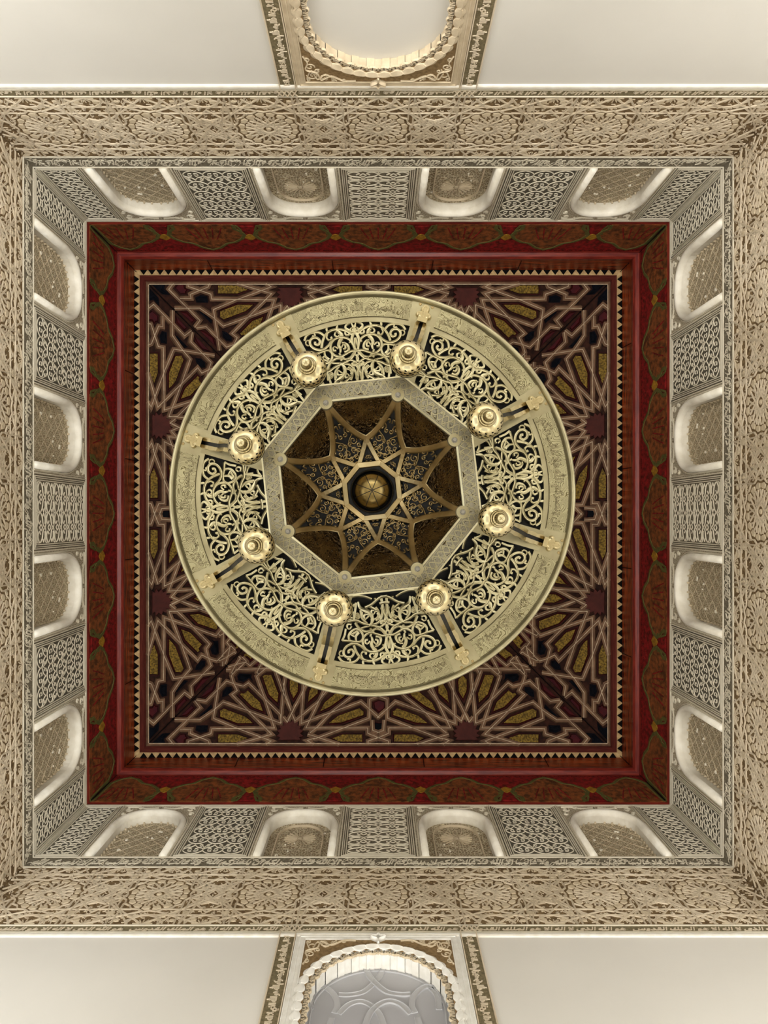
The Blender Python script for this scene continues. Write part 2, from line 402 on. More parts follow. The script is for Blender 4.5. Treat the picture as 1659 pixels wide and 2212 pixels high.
g = B(); bx(g, -A, A, Z1, Z2, -.02, 0, fw); FR_G = mesh('star_frieze', g, 'stucco_gr')
fl = B()
for (v, w_, h_) in ((Z0, .012, .018), (Z1, .010, .020), (Z2, .012, .020), (Z3, .012, .020), (ZT-.012, .024, .02)):
    ribbon(fl, [(-A, v), (A, v)], w_, h_*.4, fw)
FILLETS = mesh('fillet', fl, 'pale')
fl = B(); ribbon(fl, [(-A, Z0-.030), (A, Z0-.030)], .04, .012, fw, prof=ROUND); WHITE_FILLET = mesh('white_fillet', fl, 'fillet')

# --- the blind arcade: five carved panels (two of them narrow, at the corners) and four arches
BAYS = [(-A, -2.17, 'c'), (-2.17, -1.50, 'a'), (-1.50, -.95, 'p'), (-.95, -.28, 'r'), (-.28, .28, 'm'), (.28, .95, 'r'), (.95, 1.50, 'p'), (1.50, 2.17, 'a'), (2.17, A, 'c')]
Y0, Y1 = Z3+.006, ZT-.024
def panel_mesh(x0, x1, kind):
    """carved panel: returns (sunk ground, frame, carving); origin in the middle of its foot"""
    hw = (x1-x0)/2; m = .03
    g = B(); bx(g, -hw, hw, 0, Y1-Y0, -.02, .001, lambda x, y, h: (x, -h, y))
    f = lambda x, y, h: (x, -h, y)
    fr = B(); c = B(); Hh = Y1-Y0
    for ins, ww in ((.012, .009), (.026, .007), (.042, .008)):
        q = [(-hw+ins, .01+ins*.6), (hw-ins, .01+ins*.6), (hw-ins, Hh-ins), (-hw+ins, Hh-ins)]
        ribbon(fr, q, ww, .008, f, closed=True)
    x, X, y, Y = -hw+.055, hw-.055, .05, Hh-.06
    if kind == 'c': scroll_lattice(c, x, X, y, Y, 2, 11, f, .0085, .006, 2)
    elif kind == 'p': scroll_lattice(c, x, X, y, Y, 3, 5, f, .0085, .007, 0)
    else: scroll_lattice(c, x, X, y, Y, 2, 6, f, .0095, .007, 1)
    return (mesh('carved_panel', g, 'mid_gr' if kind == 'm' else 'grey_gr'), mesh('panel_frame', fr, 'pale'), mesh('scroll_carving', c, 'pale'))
def arch_pts(w, spring, rise, n=20, foot=0):
    p = [(-w, foot)]+[(-w, spring)]
    for i in range(1, n):
        a = pi-pi*i/n; e = 2.35
        cx, sy = cos(a), sin(a)
        p.append((w*math.copysign(abs(cx)**(2/e), cx), spring+rise*sy**(2/e)))
    return p+[(w, spring), (w, foot)]
def arch_meshes(x0, x1, kind):
    hw = (x1-x0)/2; Hh = Y1-Y0; f = lambda x, y, h: (x, -h, y); ow = hw-.035; spr, rise = .50, .33
    op = arch_pts(ow-.055, spr, rise-.055)                       # opening
    s = B(); n = len(op)                                          # spandrel plate with the arched hole
    rect = []
    for (x, y) in op:
        if y <= spr: rect.append((math.copysign(hw, x), y))
        else:
            t = min(hw/abs(x) if abs(x) > 1e-6 else 9, (Hh-spr)/(y-spr)); rect.append((x*t, spr+(y-spr)*t))
    s.add([f(x, y, .0) for x, y in op]+[f(x, y, .0) for x, y in rect], [(i, i+1, n+i+1, n+i) for i in range(n-1)])
    for sx in (-1, 1):
        rr_ = [q for q in rect if q[0]*sx > 0]
        A_ = max((q for q in rr_ if abs(abs(q[0])-hw) < 1e-6), key=lambda q: q[1]); B_ = max((q for q in rr_ if abs(q[1]-Hh) < 1e-6), key=lambda q: abs(q[0]))
        s.add([f(*A_, 0), f(sx*hw, Hh, 0), f(*B_, 0)], [(0, 1, 2)])
    fr = B()
    for xs in (-hw+.008, hw-.008): ribbon(fr, [(xs, 0), (xs, Hh)], .010, .009, f)
    for xs in (-hw+.024, hw-.024): ribbon(fr, [(xs, 0), (xs, Hh)], .006, .007, f)
    ribbon(fr, arch_pts(ow+.004, spr, rise+.004), .009, .012, f)
    for sx in (-1, 1):                                            # scrolls in the spandrels
        ribbon(fr, smoothpts([(sx*.02, Hh-.045), (sx*.12, Hh-.06), (sx*.2, Hh-.03), (sx*(hw-.05), Hh-.035)], 4), .009, .011, f, prof=LEAF)
        for (qx, qy, r) in ((hw-.075, Hh-.085, .035), (hw-.055, Hh-.17, .022), (hw-.16, Hh-.045, .02)):
            ribbon(fr, spiral(sx*qx, qy, r, 1.2, .5, sx), .008, .011, f, prof=LEAF)
    roll = B()
    ribbon(roll, arch_pts(ow-.03, spr, rise-.03), .058, .038, f, prof=[(-.5,-.3),(-.46,.35),(-.28,.8),(0,1),(.28,.8),(.46,.35),(.5,-.3)])
    rv = B(); D = .075                                            # reveal going back to the screen
    rv.add([f(x, y, .0) for x, y in op]+[f(x, y, -D) for x, y in op], [(i, i+1, n+i+1, n+i) for i in range(n-1)])
    sc = B(); sc.add([f(x, y, -D+.004) for x, y in op], [tuple(range(n))])
    ex = B()
    if kind == 'r':                                               # inner order and rosettes of the two middle arches
        w2, s2, r2 = ow-.12, .46, .24
        ribbon(ex, arch_pts(w2, s2, r2), .012, .022, f, h0=-D); ribbon(ex, [(-w2, .012), (w2, .012)], .012, .02, f, h0=-D)
        def rosette(cx, cy, r0, r1, a0, a1, k):
            for i in range(k):
                a = a0+(a1-a0)*(i+.5)/k
                pts = [(cx+r*cos(a), cy+r*sin(a)) for r in (r0, (r0+r1)/2, r1)]
                if all(abs(p[0]) < w2-.008 and p[1] > .02 for p in pts):
                    ribbon(ex, pts, .010, .010, f, h0=-D+.004, prof=LEAF, wf=lambda t: .35+1.5*t*(1.25-t))
        rosette(0, .47, .025, .125, 0, 2*pi, 20); rosette(-w2+.035, .08, .02, .10, 0, 2*pi, 18); rosette(w2-.035, .08, .02, .10, 0, 2*pi, 18)
        plate(ex, [(.02*cos(t*pi/4), .47+.02*sin(t*pi/4)) for t in range(8)], -D, -D+.016, f, .005)
    else:                                                         # diamond lattice and a scalloped edge
        for k in range(-4, 9):
            for sx in (-1, 1):
                for r in clipseg((sx*(-.3+.12*k-.45), 0), (sx*(-.3+.12*k+.45), .9), lambda x, y: abs(x) < ow-.062 and 0 < y < spr+(rise-.065)*sqrt(max(0, 1-(abs(x)/(ow-.05))**2.3)), 40):
                    ribbon(ex, r, .004, .008, f, h0=-D)
        pp = arch_pts(ow-.066, spr, rise-.066, 26)
        for (x, y) in pp[1:-1:2]:
            plate(ex, [(x+.011*cos(t*pi/3), y+.011*sin(t*pi/3)) for t in range(6)], -D, -D+.02, f, .004)
        for sx in (-1, 1):
            for q in range(1, 9):
                plate(ex, [(sx*(ow-.066)+.011*cos(t*pi/3), spr-.055*q+.011*sin(t*pi/3)) for t in range(6)], -D, -D+.02, f, .004)
    pt = B()                                                      # white patches of old plaster left on the screen
    rnd = random.Random(3 if kind == 'r' else 5)
    for q in range(9 if kind == 'r' else 8):
        px, py = rnd.uniform(-ow+.1, ow-.1), rnd.uniform(.06, spr+.12); r = rnd.uniform(.006, .013)
        plate(pt, [(px+r*rnd.uniform(.6, 1.5)*cos(t*pi/4), py+r*rnd.uniform(.6, 1.6)*sin(t*pi/4)) for t in range(8)], -D, -D+.014, f, .004)
    return {'blind_arch': mesh('blind_arch', s, 'spandrel'), 'arch_frame': mesh('arch_frame', fr, 'pale'), 'roll_moulding': mesh('roll_moulding', roll, 'roll', True),
            'reveal': mesh('reveal', rv, 'roll'), 'screen': mesh('screen', sc, 'rose' if kind == 'r' else 'screen'), 'screen_relief': mesh('screen_relief', ex, 'pad'),
            'plaster_patches': mesh('plaster_patches', pt, 'patch')}
PAN = {k: panel_mesh(*b_, k) for k, b_ in {'c': (-A, -2.17), 'p': (-1.5, -.95), 'm': (-.28, .28)}.items()}
ARC = {k: arch_meshes(*b_, k) for k, b_ in {'a': (-2.17, -1.5), 'r': (-.95, -.28)}.items()}
for k in ('r',): ARC[k+'_plain'] = arch_meshes(-.95, -.28, 'a')

# --- window niche (north and south walls)
NC, NR, NB = 3.83, .382, 2.75                # centre height, radius of the opening, sill
def npath(R, step=.022):
    p = []; k = max(8, int(R*pi/2/step))
    for i in range(-k, k+1):
        a = i/k*pi/2; p.append((R*sin(a), NC+R*cos(a)))
    m = int((NC-NB)/.05)
    return [(-R, NB+(NC-NB)*i/m) for i in range(m)]+p+[(R, NC-(NC-NB)*i/m) for i in range(1, m+1)]
def niche(kind):
    """kind: 'tan' (north) or 'white' (south)"""
    W = 'white' if kind == 'white' else 'pad'
    P = {}
    op = npath(NR); n = len(op); top = Z0-.08; sw = .425
    s = B(); rect = []
    for (x, y) in op:
        if y <= NC+.001: rect.append((math.copysign(sw, x), y))
        else:
            t = min(sw/abs(x) if abs(x) > 1e-6 else 99, (top-NC)/(y-NC)); rect.append((x*t, NC+(y-NC)*t))
    s.add([fw(x, y, .004) for x, y in op]+[fw(x, y, .004) for x, y in rect], [(i, i+1, n+i+1, n+i) for i in range(n-1)])
    for sx in (-1, 1):
        rr_ = [q for q in rect if q[0]*sx > 0]
        A_ = max((q for q in rr_ if abs(abs(q[0])-sw) < 1e-6), key=lambda q: q[1]); B_ = max((q for q in rr_ if abs(q[1]-top) < 1e-6), key=lambda q: abs(q[0]))
        s.add([fw(*A_, .004), fw(sx*sw, top, .004), fw(*B_, .004)], [(0, 1, 2)])
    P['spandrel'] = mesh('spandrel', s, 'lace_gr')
    c = B()
    for sx in (-1, 1):
        for (qx, qy, r, a0) in ((.375,4.245,.036,0),(.315,4.265,.028,2),(.385,4.165,.028,3),(.26,4.280,.020,1),(.40,4.10,.018,2),(.20,4.290,.012,0),(.405,4.285,.014,1),(.345,4.205,.018,4)):
            ribbon(c, spiral(sx*qx, qy, r, 1.25, a0, sx), .0085, .009, fw, prof=LEAF)
        ribbon(c, smoothpts([(sx*.415, 4.07), (sx*.395, 4.13), (sx*.41, 4.19), (sx*.35, 4.22), (sx*.33, 4.285), (sx*.27, 4.25), (sx*.2, 4.295), (sx*.13, 4.295)], 5), .009, .013, fw, prof=LEAF)
        ribbon(c, smoothpts([(sx*.41, 4.27), (sx*.38, 4.2), (sx*.35, 4.28), (sx*.3, 4.235), (sx*.24, 4.295)], 5), .008, .012, fw, prof=LEAF)
    P['spandrel_scrolls'] = mesh('spandrel_scrolls', c, 'pad')
    fr = B()
    ribbon(fr, [(-.453, NB), (-.453, top+.036), (.453, top+.036), (.453, NB)], .062, .005, fw)
    for (e, w_, h_) in ((.0, .008, .012), (.03, .008, .010), (.052, .007, .012)):
        X = sw+e; ribbon(fr, [(-X, NB), (-X, top+e), (X, top+e), (X, NB)], w_, h_, fw, mi=0)
    P['niche_frame'] = mesh('niche_frame', fr, W)
    # scalloped moulding: a row of lobes along the arch
    sca = B(); path = npath(NR+.026, .008); dist = 0; acc = [0]
    for i in range(1, len(path)): acc.append(acc[-1]+hypot(path[i][0]-path[i-1][0], path[i][1]-path[i-1][1]))
    half = acc[-1]/2; lob = .072
    k = int(half/lob)
    def at(d):
        d = max(0, min(acc[-1]-1e-6, d))
        for i in range(1, len(acc)):
            if acc[i] >= d:
                t = (d-acc[i-1])/(acc[i]-acc[i-1]+1e-12)
                return (path[i-1][0]+(path[i][0]-path[i-1][0])*t, path[i-1][1]+(path[i][1]-path[i-1][1])*t)
    for j in range(-k, k):
        q = []
        for t in range(9):
            d = half+(j+t/8)*lob; p = at(d); e = at(d+.002); tx, ty = e[0]-p[0], e[1]-p[1]; l = hypot(tx, ty) or 1
            nx, ny = -ty/l, tx/l
            q.append((p, (nx, ny), sin(pi*t/8)))
        outer = [(p[0]+nn[0]*(.012+.020*b_**.6), p[1]+nn[1]*(.012+.020*b_**.6)) for p, nn, b_ in q]
        inner = [(p[0]-nn[0]*(.012+.014*b_), p[1]-nn[1]*(.012+.014*b_)) for p, nn, b_ in q]
        m = 9
        sca.add([fw(*o, .006) for o in outer]+[fw(*p, .018) for p in [((o[0]*.6+i_[0]*.4), (o[1]*.6+i_[1]*.4)) for o, i_ in zip(outer, inner)]]+[fw(*i_, .010) for i_ in inner]+[fw(*i_, -.03) for i_ in inner],
                [(r*m+t, r*m+t+1, (r+1)*m+t+1, (r+1)*m+t) for r in range(3) for t in range(m-1)])
    P['scalloped_arch'] = mesh('scalloped_arch', sca, W)
    lace = B()
    for j in range(-k, k):
        for (d0, r, sg) in ((.5, .022, 1), (0, .016, 1), (.5, .012, -1)):
            d = half+(j+d0)*lob; p = at(d); e = at(d+.002); tx, ty = e[0]-p[0], e[1]-p[1]; l = hypot(tx, ty) or 1
            nx, ny = -ty/l, tx/l; cx, cy = p[0]-nx*.028, p[1]-ny*.028
            pts = [(cx+(tx/l*cos(a)-nx*sin(a))*r*1.4, cy+(ty/l*cos(a)-ny*sin(a))*r) for a in [pi*q/6 for q in range(-0, 7)]]
            ribbon(lace, pts, .0055, .012, fw, h0=-.012)
            ribbon(lace, [(p[0]-nx*.016, p[1]-ny*.016), (p[0]-nx*.052, p[1]-ny*.052)], .005, .012, fw, h0=-.012)
    P['lace_edge'] = mesh('lace_edge', lace, 'pad')
    D = .10 if kind == 'white' else .06
    rv = B(); q2 = npath(NR-.012); nn = len(q2)
    # fluted reveal: small flat facets alternating in depth
    for i in range(nn-1):
        r0 = 1.0 if (i//2) % 2 else .985
        (x0, y0), (x1, y1) = q2[i], q2[i+1]
        sc = lambda x, y: (x*r0, NC+(y-NC)*r0) if y > NC else (x*r0, y)
        rv.add([fw(*sc(x0, y0), .0), fw(*sc(x1, y1), .0), fw(*sc(x1, y1), -D), fw(*sc(x0, y0), -D)], [(0, 1, 2, 3)])
    P['reveal'] = mesh('reveal', rv, W)
    bk = B(); q3 = npath(NR+.01); bk.add([fw(x, y, -D) for x, y in q3], [tuple(range(len(q3)))])
    P['back_panel'] = mesh('back_panel', bk, 'greyp' if kind == 'white' else 'plaster')
    if kind == 'white':
        it = B()
        def cp(X, Y):
            px, py = 500+X/2.765, 1700+Y/2.765; z = (A+D)*F/(py-1100.5); return ((px-817)*z/F, z)
        for path_ in ([(905,1085),(885,1130),(840,1180),(780,1225),(700,1240),(640,1238)],
                      [(500,1200),(550,1192),(595,1220),(625,1262),(632,1310),(615,1350)],
                      [(470,1330),(480,1250),(520,1200)],
                      [(640,1355),(700,1300),(770,1280),(835,1305),(885,1360),(910,1430)],
                      [(600,1380),(585,1430),(560,1500)]):
            for mir in (0, 1):
                pp = [((1710-X) if mir else X, Y) for X, Y in path_]
                pp = smoothpts([cp(*p) for p in pp], 6)
                ribbon(it, pp, .034, .006+.003*mir, fw, h0=-D, prof=[(-.5,0),(-.48,1),(-.40,1),(-.39,.45),(.39,.45),(.40,1),(.48,1),(.5,0)])
        rim = npath(NR-.035, .03)
        ribbon(it, rim, .008, .006, fw, h0=-D)
        P['interlaced_bands'] = mesh('interlaced_bands', it, 'greyb')
    st = B(); sg = B()
    for sx in (-1, 1):
        bx(sg, sx*.532-.048, sx*.532+.048, NB, Z0-.008, -.01, .003, fw)
        for e in (-.046, .046): ribbon(st, [(sx*.532+e, NB), (sx*.532+e, Z0-.008)], .008, .014, fw)
        for q in range(3):
            put_text(st, T_ROOM_LOW if q % 2 else T_ROOM_UP, Z0-.02-.52*(q+1), Z0-.03-.52*q, sx*.532-.036*sx, sx*.532+.036*sx, .003, .008, fw, 0, vertical=True)
    P['inscribed_strips'] = mesh('inscribed_strips', sg, 'olive_gr'); P['strip_lettering'] = mesh('strip_lettering', st, 'stucco')
    ap = B()
    for sx in (-1, 1):
        ribbon(ap, smoothpts([(0, NC+NR+.04), (sx*.006, NC+NR+.075), (sx*.035, NC+NR+.095), (sx*.04, NC+NR+.11), (sx*.015, NC+NR+.108), (0, NC+NR+.13)], 4), .012, .03, fw, prof=LEAF)
    P['crown_flower'] = mesh('crown_flower', ap, W)
    return P

# --- plain lower wall with an opening added for the fill lamp, and a niche hole on two sides
def lower_wall(hole):
    b = B(); T = .12; dz = 1.35; dw = 1.15
    def q(x0, x1, z0, z1): bx(b, x0, x1, z0, z1, -T, 0, fw)
    q(-A-T, -dw, FL, dz); q(dw, A+T, FL, dz)
    if hole:
        q(-A-T, A+T, dz, NB); q(-A-T, -.47, NB, Z0-.01); q(.47, A+T, NB, Z0-.01); q(-.47, .47, Z0-.05, Z0-.01)
        b.add([fw(-.47, NB, -T-.004), fw(.47, NB, -T-.004), fw(.47, Z0, -T-.004), fw(-.47, Z0, -T-.004)], [(0, 1, 2, 3)])
    else: q(-A-T, A+T, dz, Z0-.01)
    return mesh('wall', b, 'plaster')
LW = {False: lower_wall(False), True: lower_wall(True)}
g = B(); bx(g, -A-.12, A+.12, Z0-.01, ZT+.1, -.2, -.1, fw); UPB = mesh('wall_core', g, 'plaster')
DESC = {'south': 'inner wall at the bottom of the view, pale stucco over the grey backed window niche',
        'north': 'inner wall at the top of the view, tan stucco over the cream backed window niche',
        'west': 'inner wall along the left edge of the view, carved stucco frieze and small arches',
        'east': 'inner wall along the right edge of the view, carved stucco frieze and small arches'}
WHERE = {'south': 'bottom', 'north': 'top', 'west': 'left', 'east': 'right'}
for side, rz in SIDES.items():
    wl = ob('wall_'+side, LW[side in ('north', 'south')], None, (0, 0, CAMZ), rz, kind='structure', label=DESC[side], category='wall')
    for nm, gm, tm in BANDS:
        o = ob(nm, gm, wl); ob('lettering', tm, o, kind='stuff')
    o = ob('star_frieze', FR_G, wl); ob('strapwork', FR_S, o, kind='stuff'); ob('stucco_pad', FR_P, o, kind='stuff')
    ob('fillet', FILLETS, wl); ob('white_fillet', WHITE_FILLET, wl); ob('wall_core', UPB, wl)
    for (x0, x1, kd) in BAYS:
        loc = ((x0+x1)/2, A, Y0)
        if kd in 'cpm':
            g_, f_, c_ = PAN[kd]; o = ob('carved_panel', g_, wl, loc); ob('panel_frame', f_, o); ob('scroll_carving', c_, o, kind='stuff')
        else:
            key = kd if (kd == 'a' or side in ('north', 'south')) else 'r_plain'
            S = ARC[key]; o = ob('blind_arch', S['blind_arch'], wl, loc)
            for nm in ('arch_frame', 'roll_moulding', 'reveal', 'screen'): ob(nm, S[nm], o)
            ob('screen_relief', S['screen_relief'], o, kind='stuff'); ob('plaster_patch', S['plaster_patches'], o, kind='stuff')
for i, (side, kd) in enumerate((('north', 'tan'), ('south', 'white'))):
    P = niche(kd)
    root = ob('window_%d' % (i+1), P['back_panel'], None, (0, 0, CAMZ), SIDES[side], kind='structure', category='window niche',
              label='arched blind window with %s on the wall at the %s of the view' % (('tan scalloped edge and plain cream back', 'top') if i == 0 else ('white scalloped edge and grey banded back', 'bottom')))
    st = ob('inscribed_strip', P['inscribed_strips'], root); ob('lettering', P['strip_lettering'], st, kind='stuff')
    sp = ob('spandrel', P['spandrel'], root); ob('spandrel_scroll', P['spandrel_scrolls'], sp, kind='stuff')
    for nm in ('niche_frame', 'scalloped_arch', 'reveal', 'crown_flower'): ob(nm, P[nm], root)
    ob('lace_edge', P['lace_edge'], root, kind='stuff')
    if 'interlaced_bands' in P: ob('interlaced_band', P['interlaced_bands'], root)
b = B(); bx(b, -A-1.2, A+1.2, -A-1.2, A+1.2, -.15, 0); ob('floor', mesh('floor', b, 'floor'), kind='structure', label='beige marble floor below the camera', category='floor')

# ------------------------------------------------------------------ wooden cornice and coffered ceiling
# side frame: x along, s = out from the room axis, z up; side rotated like the walls
def fs_(x, s, z): return (x, s, z)
cornice = bpy.data.objects.new('trim_1', None); COL.objects.link(cornice); cornice.location = (0, 0, CAMZ)
cornice['kind'] = 'structure'; cornice['label'] = 'red and brown painted wooden cornice framing the ceiling'; cornice['category'] = 'cornice'
AB, ZB = 2.425, 6.84                         # top of the painted board
def taper(b, a0, z0, a1, z1, mi=0):          # sloped strip with mitred ends
    b.add([(-a0, a0, z0), (a0, a0, z0), (a1, a1, z1), (-a1, a1, z1)], [(0, 1, 2, 3)], mi)
pb = B(); taper(pb, A, ZT-.0, A-.015, ZT+.03, 2); taper(pb, A-.015, ZT+.03, AB, ZB, 0)
def fpb(x, t, h):                             # t 0..1 up the board, h proud of it
    a = A-.015+(AB-A+.015)*t; z = ZT+.03+(ZB-ZT-.03)*t
    return (x, a-h, z-h*.14)
mot = B(); per = 2*AB/6.4
for i in range(-4, 5):
    cx = i*per
    def g_(pts): return [(cx+px*per, py) for px, py in pts]
    lim = lambda p: all(abs(x) < A-.02-(A-AB)*t-.03 for x, t in p)
    clampp = lambda pts: [(max(-(A-.03-.08*t), min(A-.03-.08*t, x)), t) for x, t in pts]
    med = [(-.35,.0),(-.35,.14),(-.41,.24),(-.44,.36),(-.40,.5),(-.31,.62),(-.2,.68),(-.11,.84),(0,.92),(.11,.84),(.2,.68),(.31,.62),(.40,.5),(.44,.36),(.41,.24),(.35,.14),(.35,.0)]
    p = clampp(g_(med))
    if abs(area(p)) > .01:
        plate(mot, p, 0, .006, fpb, 0, 0)
        ribbon(mot, p, .038, .004, fpb, mi=1, h0=.006)
    cx = (i+.5)*per
    if abs(cx) < AB-.1:
        plate(mot, g_([(-.09,.44),(0,.34),(.09,.44),(0,.56)]), 0, .007, fpb, 0, 2)
        plate(mot, g_([(-.08,.06),(.08,.06),(.06,.28),(-.06,.28)]), 0, .005, fpb, 0, 3)
        for sx in (-1, 1): ribbon(mot, g_([(sx*.12,.02),(sx*.08,.2),(sx*.10,.34)]), .022, .004, fpb, mi=1, h0=.004)
    cx = i*per
    for px in (-.2, -.1, 0, .1, .2):          # engraved leaves in the medallion
        q = clampp(g_([(px, .1), (px*.8, .3), (px*.55, .5)]))
        ribbon(mot, q, .012, .004, fpb, mi=3, h0=.006)
pbm = mesh('painted_board', pb, ['paint_red', 'paint_brown', 'ledge']); motm = mesh('painted_motif', mot, ['paint_brown', 'paint_green', 'paint_yel', 'paint_red'])
dots = B()
for i in range(120):
    x = -AB+.04+(2*AB-.08)*i/119; dots.add([fpb(x-.008, .965, .003), fpb(x+.008, .965, .003), fpb(x, .985, .003)], [(0, 1, 2)])
dotm = mesh('black_dots', dots, 'black')
A1, A2, A3 = 2.355, 2.310, 2.285
ZL, ZU = 6.90, 7.17
lg = B(); taper(lg, AB, ZB, AB-.02, ZB-.015); taper(lg, AB-.02, ZB-.015, A1+.015, ZB-.012); taper(lg, A1+.015, ZB-.012, A1, ZB+.015); taper(lg, A1, ZB+.015, A1+.004, ZL); lgm = mesh('ledge', lg, 'ledge')
bd = B(); taper(bd, A1+.004, ZL, A1+.03, ZL+.005); taper(bd, A1+.03, ZL+.005, A1+.005, ZU); bdm = mesh('upper_board', bd, 'board')
for jx in (-1.35, -.52, .43, 1.6): bd.add([(jx, A1+.026, ZL+.006), (jx+.006, A1+.026, ZL+.006), (jx+.006, A1+.001, ZU), (jx, A1+.001, ZU)], [(0, 1, 2, 3)], 1)
bdm = mesh('upper_board', bd, ['board', 'black'])
dn = B(); taper(dn, A1+.005, ZU, A2, ZU); dnm = mesh('dentil_strip', dn, 'cream')
mv = B(); taper(mv, A2, ZU, A3, ZU+.05); taper(mv, A3, ZU+.05, A3-.012, ZU+.10); mvm = mesh('mauve_fillet', mv, 'mauve')
th = B(); th.add([(-.034, .024, 0), (.034, .024, 0), (0, -.022, 0), (-.034, .024, -.008), (.034, .024, -.008), (0, -.022, -.008)], [(3, 4, 5), (0, 1, 4, 3), (1, 2, 5, 4), (2, 0, 3, 5)])
thm = mesh('dentil', th, 'black')
for side, rz in SIDES.items():
    o = ob('painted_board', pbm, cornice, rz=rz); ob('painted_motif', motm, o, kind='stuff'); ob('black_dots', dotm, o, kind='stuff')
    ob('ledge', lgm, cornice, rz=rz); ob('upper_board', bdm, cornice, rz=rz); ob('mauve_fillet', mvm, cornice, rz=rz)
    ds = ob('dentil_strip', dnm, cornice, rz=rz)
    nt = 58
    for i in range(nt):
        ob('dentil', thm, ds, ((i-(nt-1)/2)*2*A2/nt, (A1+A2)/2+.002, ZU-.001))

b = B()
for k in range(4):
    R = Matrix.Rotation(k*pi/2, 3, 'Z'); s_ = R @ Vector((.005, -.005, 0))
    for (a0, z0, a1, z1) in ((A-.018, ZT+.03, AB-.004, ZB-.002), (A1-.001, ZL+.004, A1+.0, ZU-.002)):
        p0 = R @ Vector((a0-.016, a0-.016, z0-.006)); p1 = R @ Vector((a1-.016, a1-.016, z1-.006))
        b.add([tuple(p0-s_*.6), tuple(p0+s_*.6), tuple(p1+s_*.4), tuple(p1-s_*.4)], [(0, 1, 2, 3)])
ob('mitre_gap', mesh('mitre_gap', b, 'black'), cornice)

# ceiling slopes
AS, ZS, AE, ZE = 2.275, ZU+.09, 1.0, 8.0
def slope_from_px(px, py):
    """pixel seen in the bottom side of the ceiling -> (along, distance up the slope)"""
    s = py-1110.0
    t = (AS*F-s*ZS)/((AS-AE)*F+s*(ZE-ZS)); z = ZS+(ZE-ZS)*t
    return ((px-817.5)*z/F, t)
_n = Vector((0, -(ZE-ZS), -(AS-AE))).normalized()
def fsl(x, t, h):
    return (x+0*h, AS-(AS-AE)*t+_n.y*h, ZS+(ZE-ZS)*t+_n.z*h)
LEN = hypot(AS-AE, ZE-ZS)
def fsl_m(x, d, h): return fsl(x, d/LEN, h)   # d in metres up the slope
def cv(crop, pts):
    ox, oy, k = {'A': (300, 1420, 8.295), 'B': (440, 1420, 8.295), 'C': (620, 1440, 8.295)}[crop]
    out = []
    for X, Y in pts:
        x, t = slope_from_px(ox+X/k, oy+Y/k); out.append((x, t*LEN))
    return out
LINES = [cv('A', [(625,1612),(545,1460),(1105,905),(1010,780)]), cv('A', [(750,1295),(945,1295),(930,1370),(1250,1500),(1270,1612)]),
 cv('A', [(885,1612),(895,1510),(1300,1375),(1315,1285)])+cv('B', [(1275,1272),(1110,760),(1040,580),(955,340),(1120,200),(1300,60)]),
 cv('A', [(650,1120),(1100,1125)])+cv('B', [(180,960),(360,805),(740,940),(1385,1185),(1440,560),(1465,370),(1480,100)]),
 cv('B', [(295,370),(185,1100),(560,1260),(1220,1505),(1120,1600)]),
 cv('A', [(1040,770),(1215,795)])+cv('B', [(420,430),(600,495),(720,522),(810,462),(1385,1030)]),
 cv('B', [(590,235),(505,330),(535,440),(612,600),(515,672),(1225,1385),(600,1612)]),
 cv('B', [(410,225),(1180,205),(1700,205)]), cv('B', [(780,70),(640,200)]), cv('B', [(700,0),(775,75),(600,240)]),
 cv('B', [(1290,240),(1420,600),(1570,960)]), cv('B', [(1430,1070),(1510,1170),(1659,850)]), cv('B', [(1385,1030),(1395,1185)]),
 cv('C', [(480,1438),(370,1330),(500,1290)]), cv('C', [(375,1215),(940,1430)]), cv('C', [(420,1190),(560,1080),(800,820),(1140,560),(1300,400)]),
 cv('C', [(1690,1300),(1450,1200),(1450,1105),(345,1105),(460,870),(650,470),(760,200)]),
 cv('C', [(480,1310),(640,1250),(1475,930),(1480,590),(1659,530)]),
 cv('C', [(1659,925),(1330,630),(790,830),(260,1025),(300,360),(310,60)]), cv('C', [(100,860),(150,980),(550,650),(730,420)]),
 cv('C', [(20,970),(260,520),(420,160)]), cv('C', [(1460,1440),(1455,1340),(1659,1265)]), cv('C', [(-60,300),(-20,500),(80,800)]),
 cv('C', [(1659,1190),(1540,1150),(1530,960)])]
GOLD = [cv('C', [(740,1280),(990,1180),(1390,1180),(1390,1380),(930,1380)]), cv('C', [(680,1045),(900,850),(1310,705),(1410,790),(1410,890),(980,1035)]),
 cv('C', [(545,855),(650,620),(1000,330),(1130,450),(1050,560),(800,740)]), cv('C', [(345,720),(370,430),(480,240),(600,300),(590,490),(420,640)]),
 cv('C', [(110,640),(20,430),(20,220),(130,100),(240,220),(230,460)]),
 cv('B', [(220,1345),(620,1345),(870,1440),(640,1560),(230,1560)]), cv('B', [(260,940),(370,880),(790,1040),(960,1205),(600,1215),(270,1090)]),
 cv('B', [(620,680),(660,590),(720,610),(800,545),(1040,780),(1120,1020),(860,920)]), cv('B', [(1020,330),(1080,280),(1240,280),(1380,640),(1350,880),(1140,680)])]
MAR = [cv('A', [(620,1480),(740,1350),(870,1350),(870,1400),(920,1440),(845,1490),(835,1570),(690,1570)]), cv('A', [(695,1078),(955,822),(1030,895),(870,1055)]),
 cv('A', [(1045,745),(1405,395),(1350,600),(1190,715)]), cv('B', [(445,178),(640,0),(690,80),(600,178)]), cv('B', [(800,175),(900,20),(1140,60),(1110,172)])]
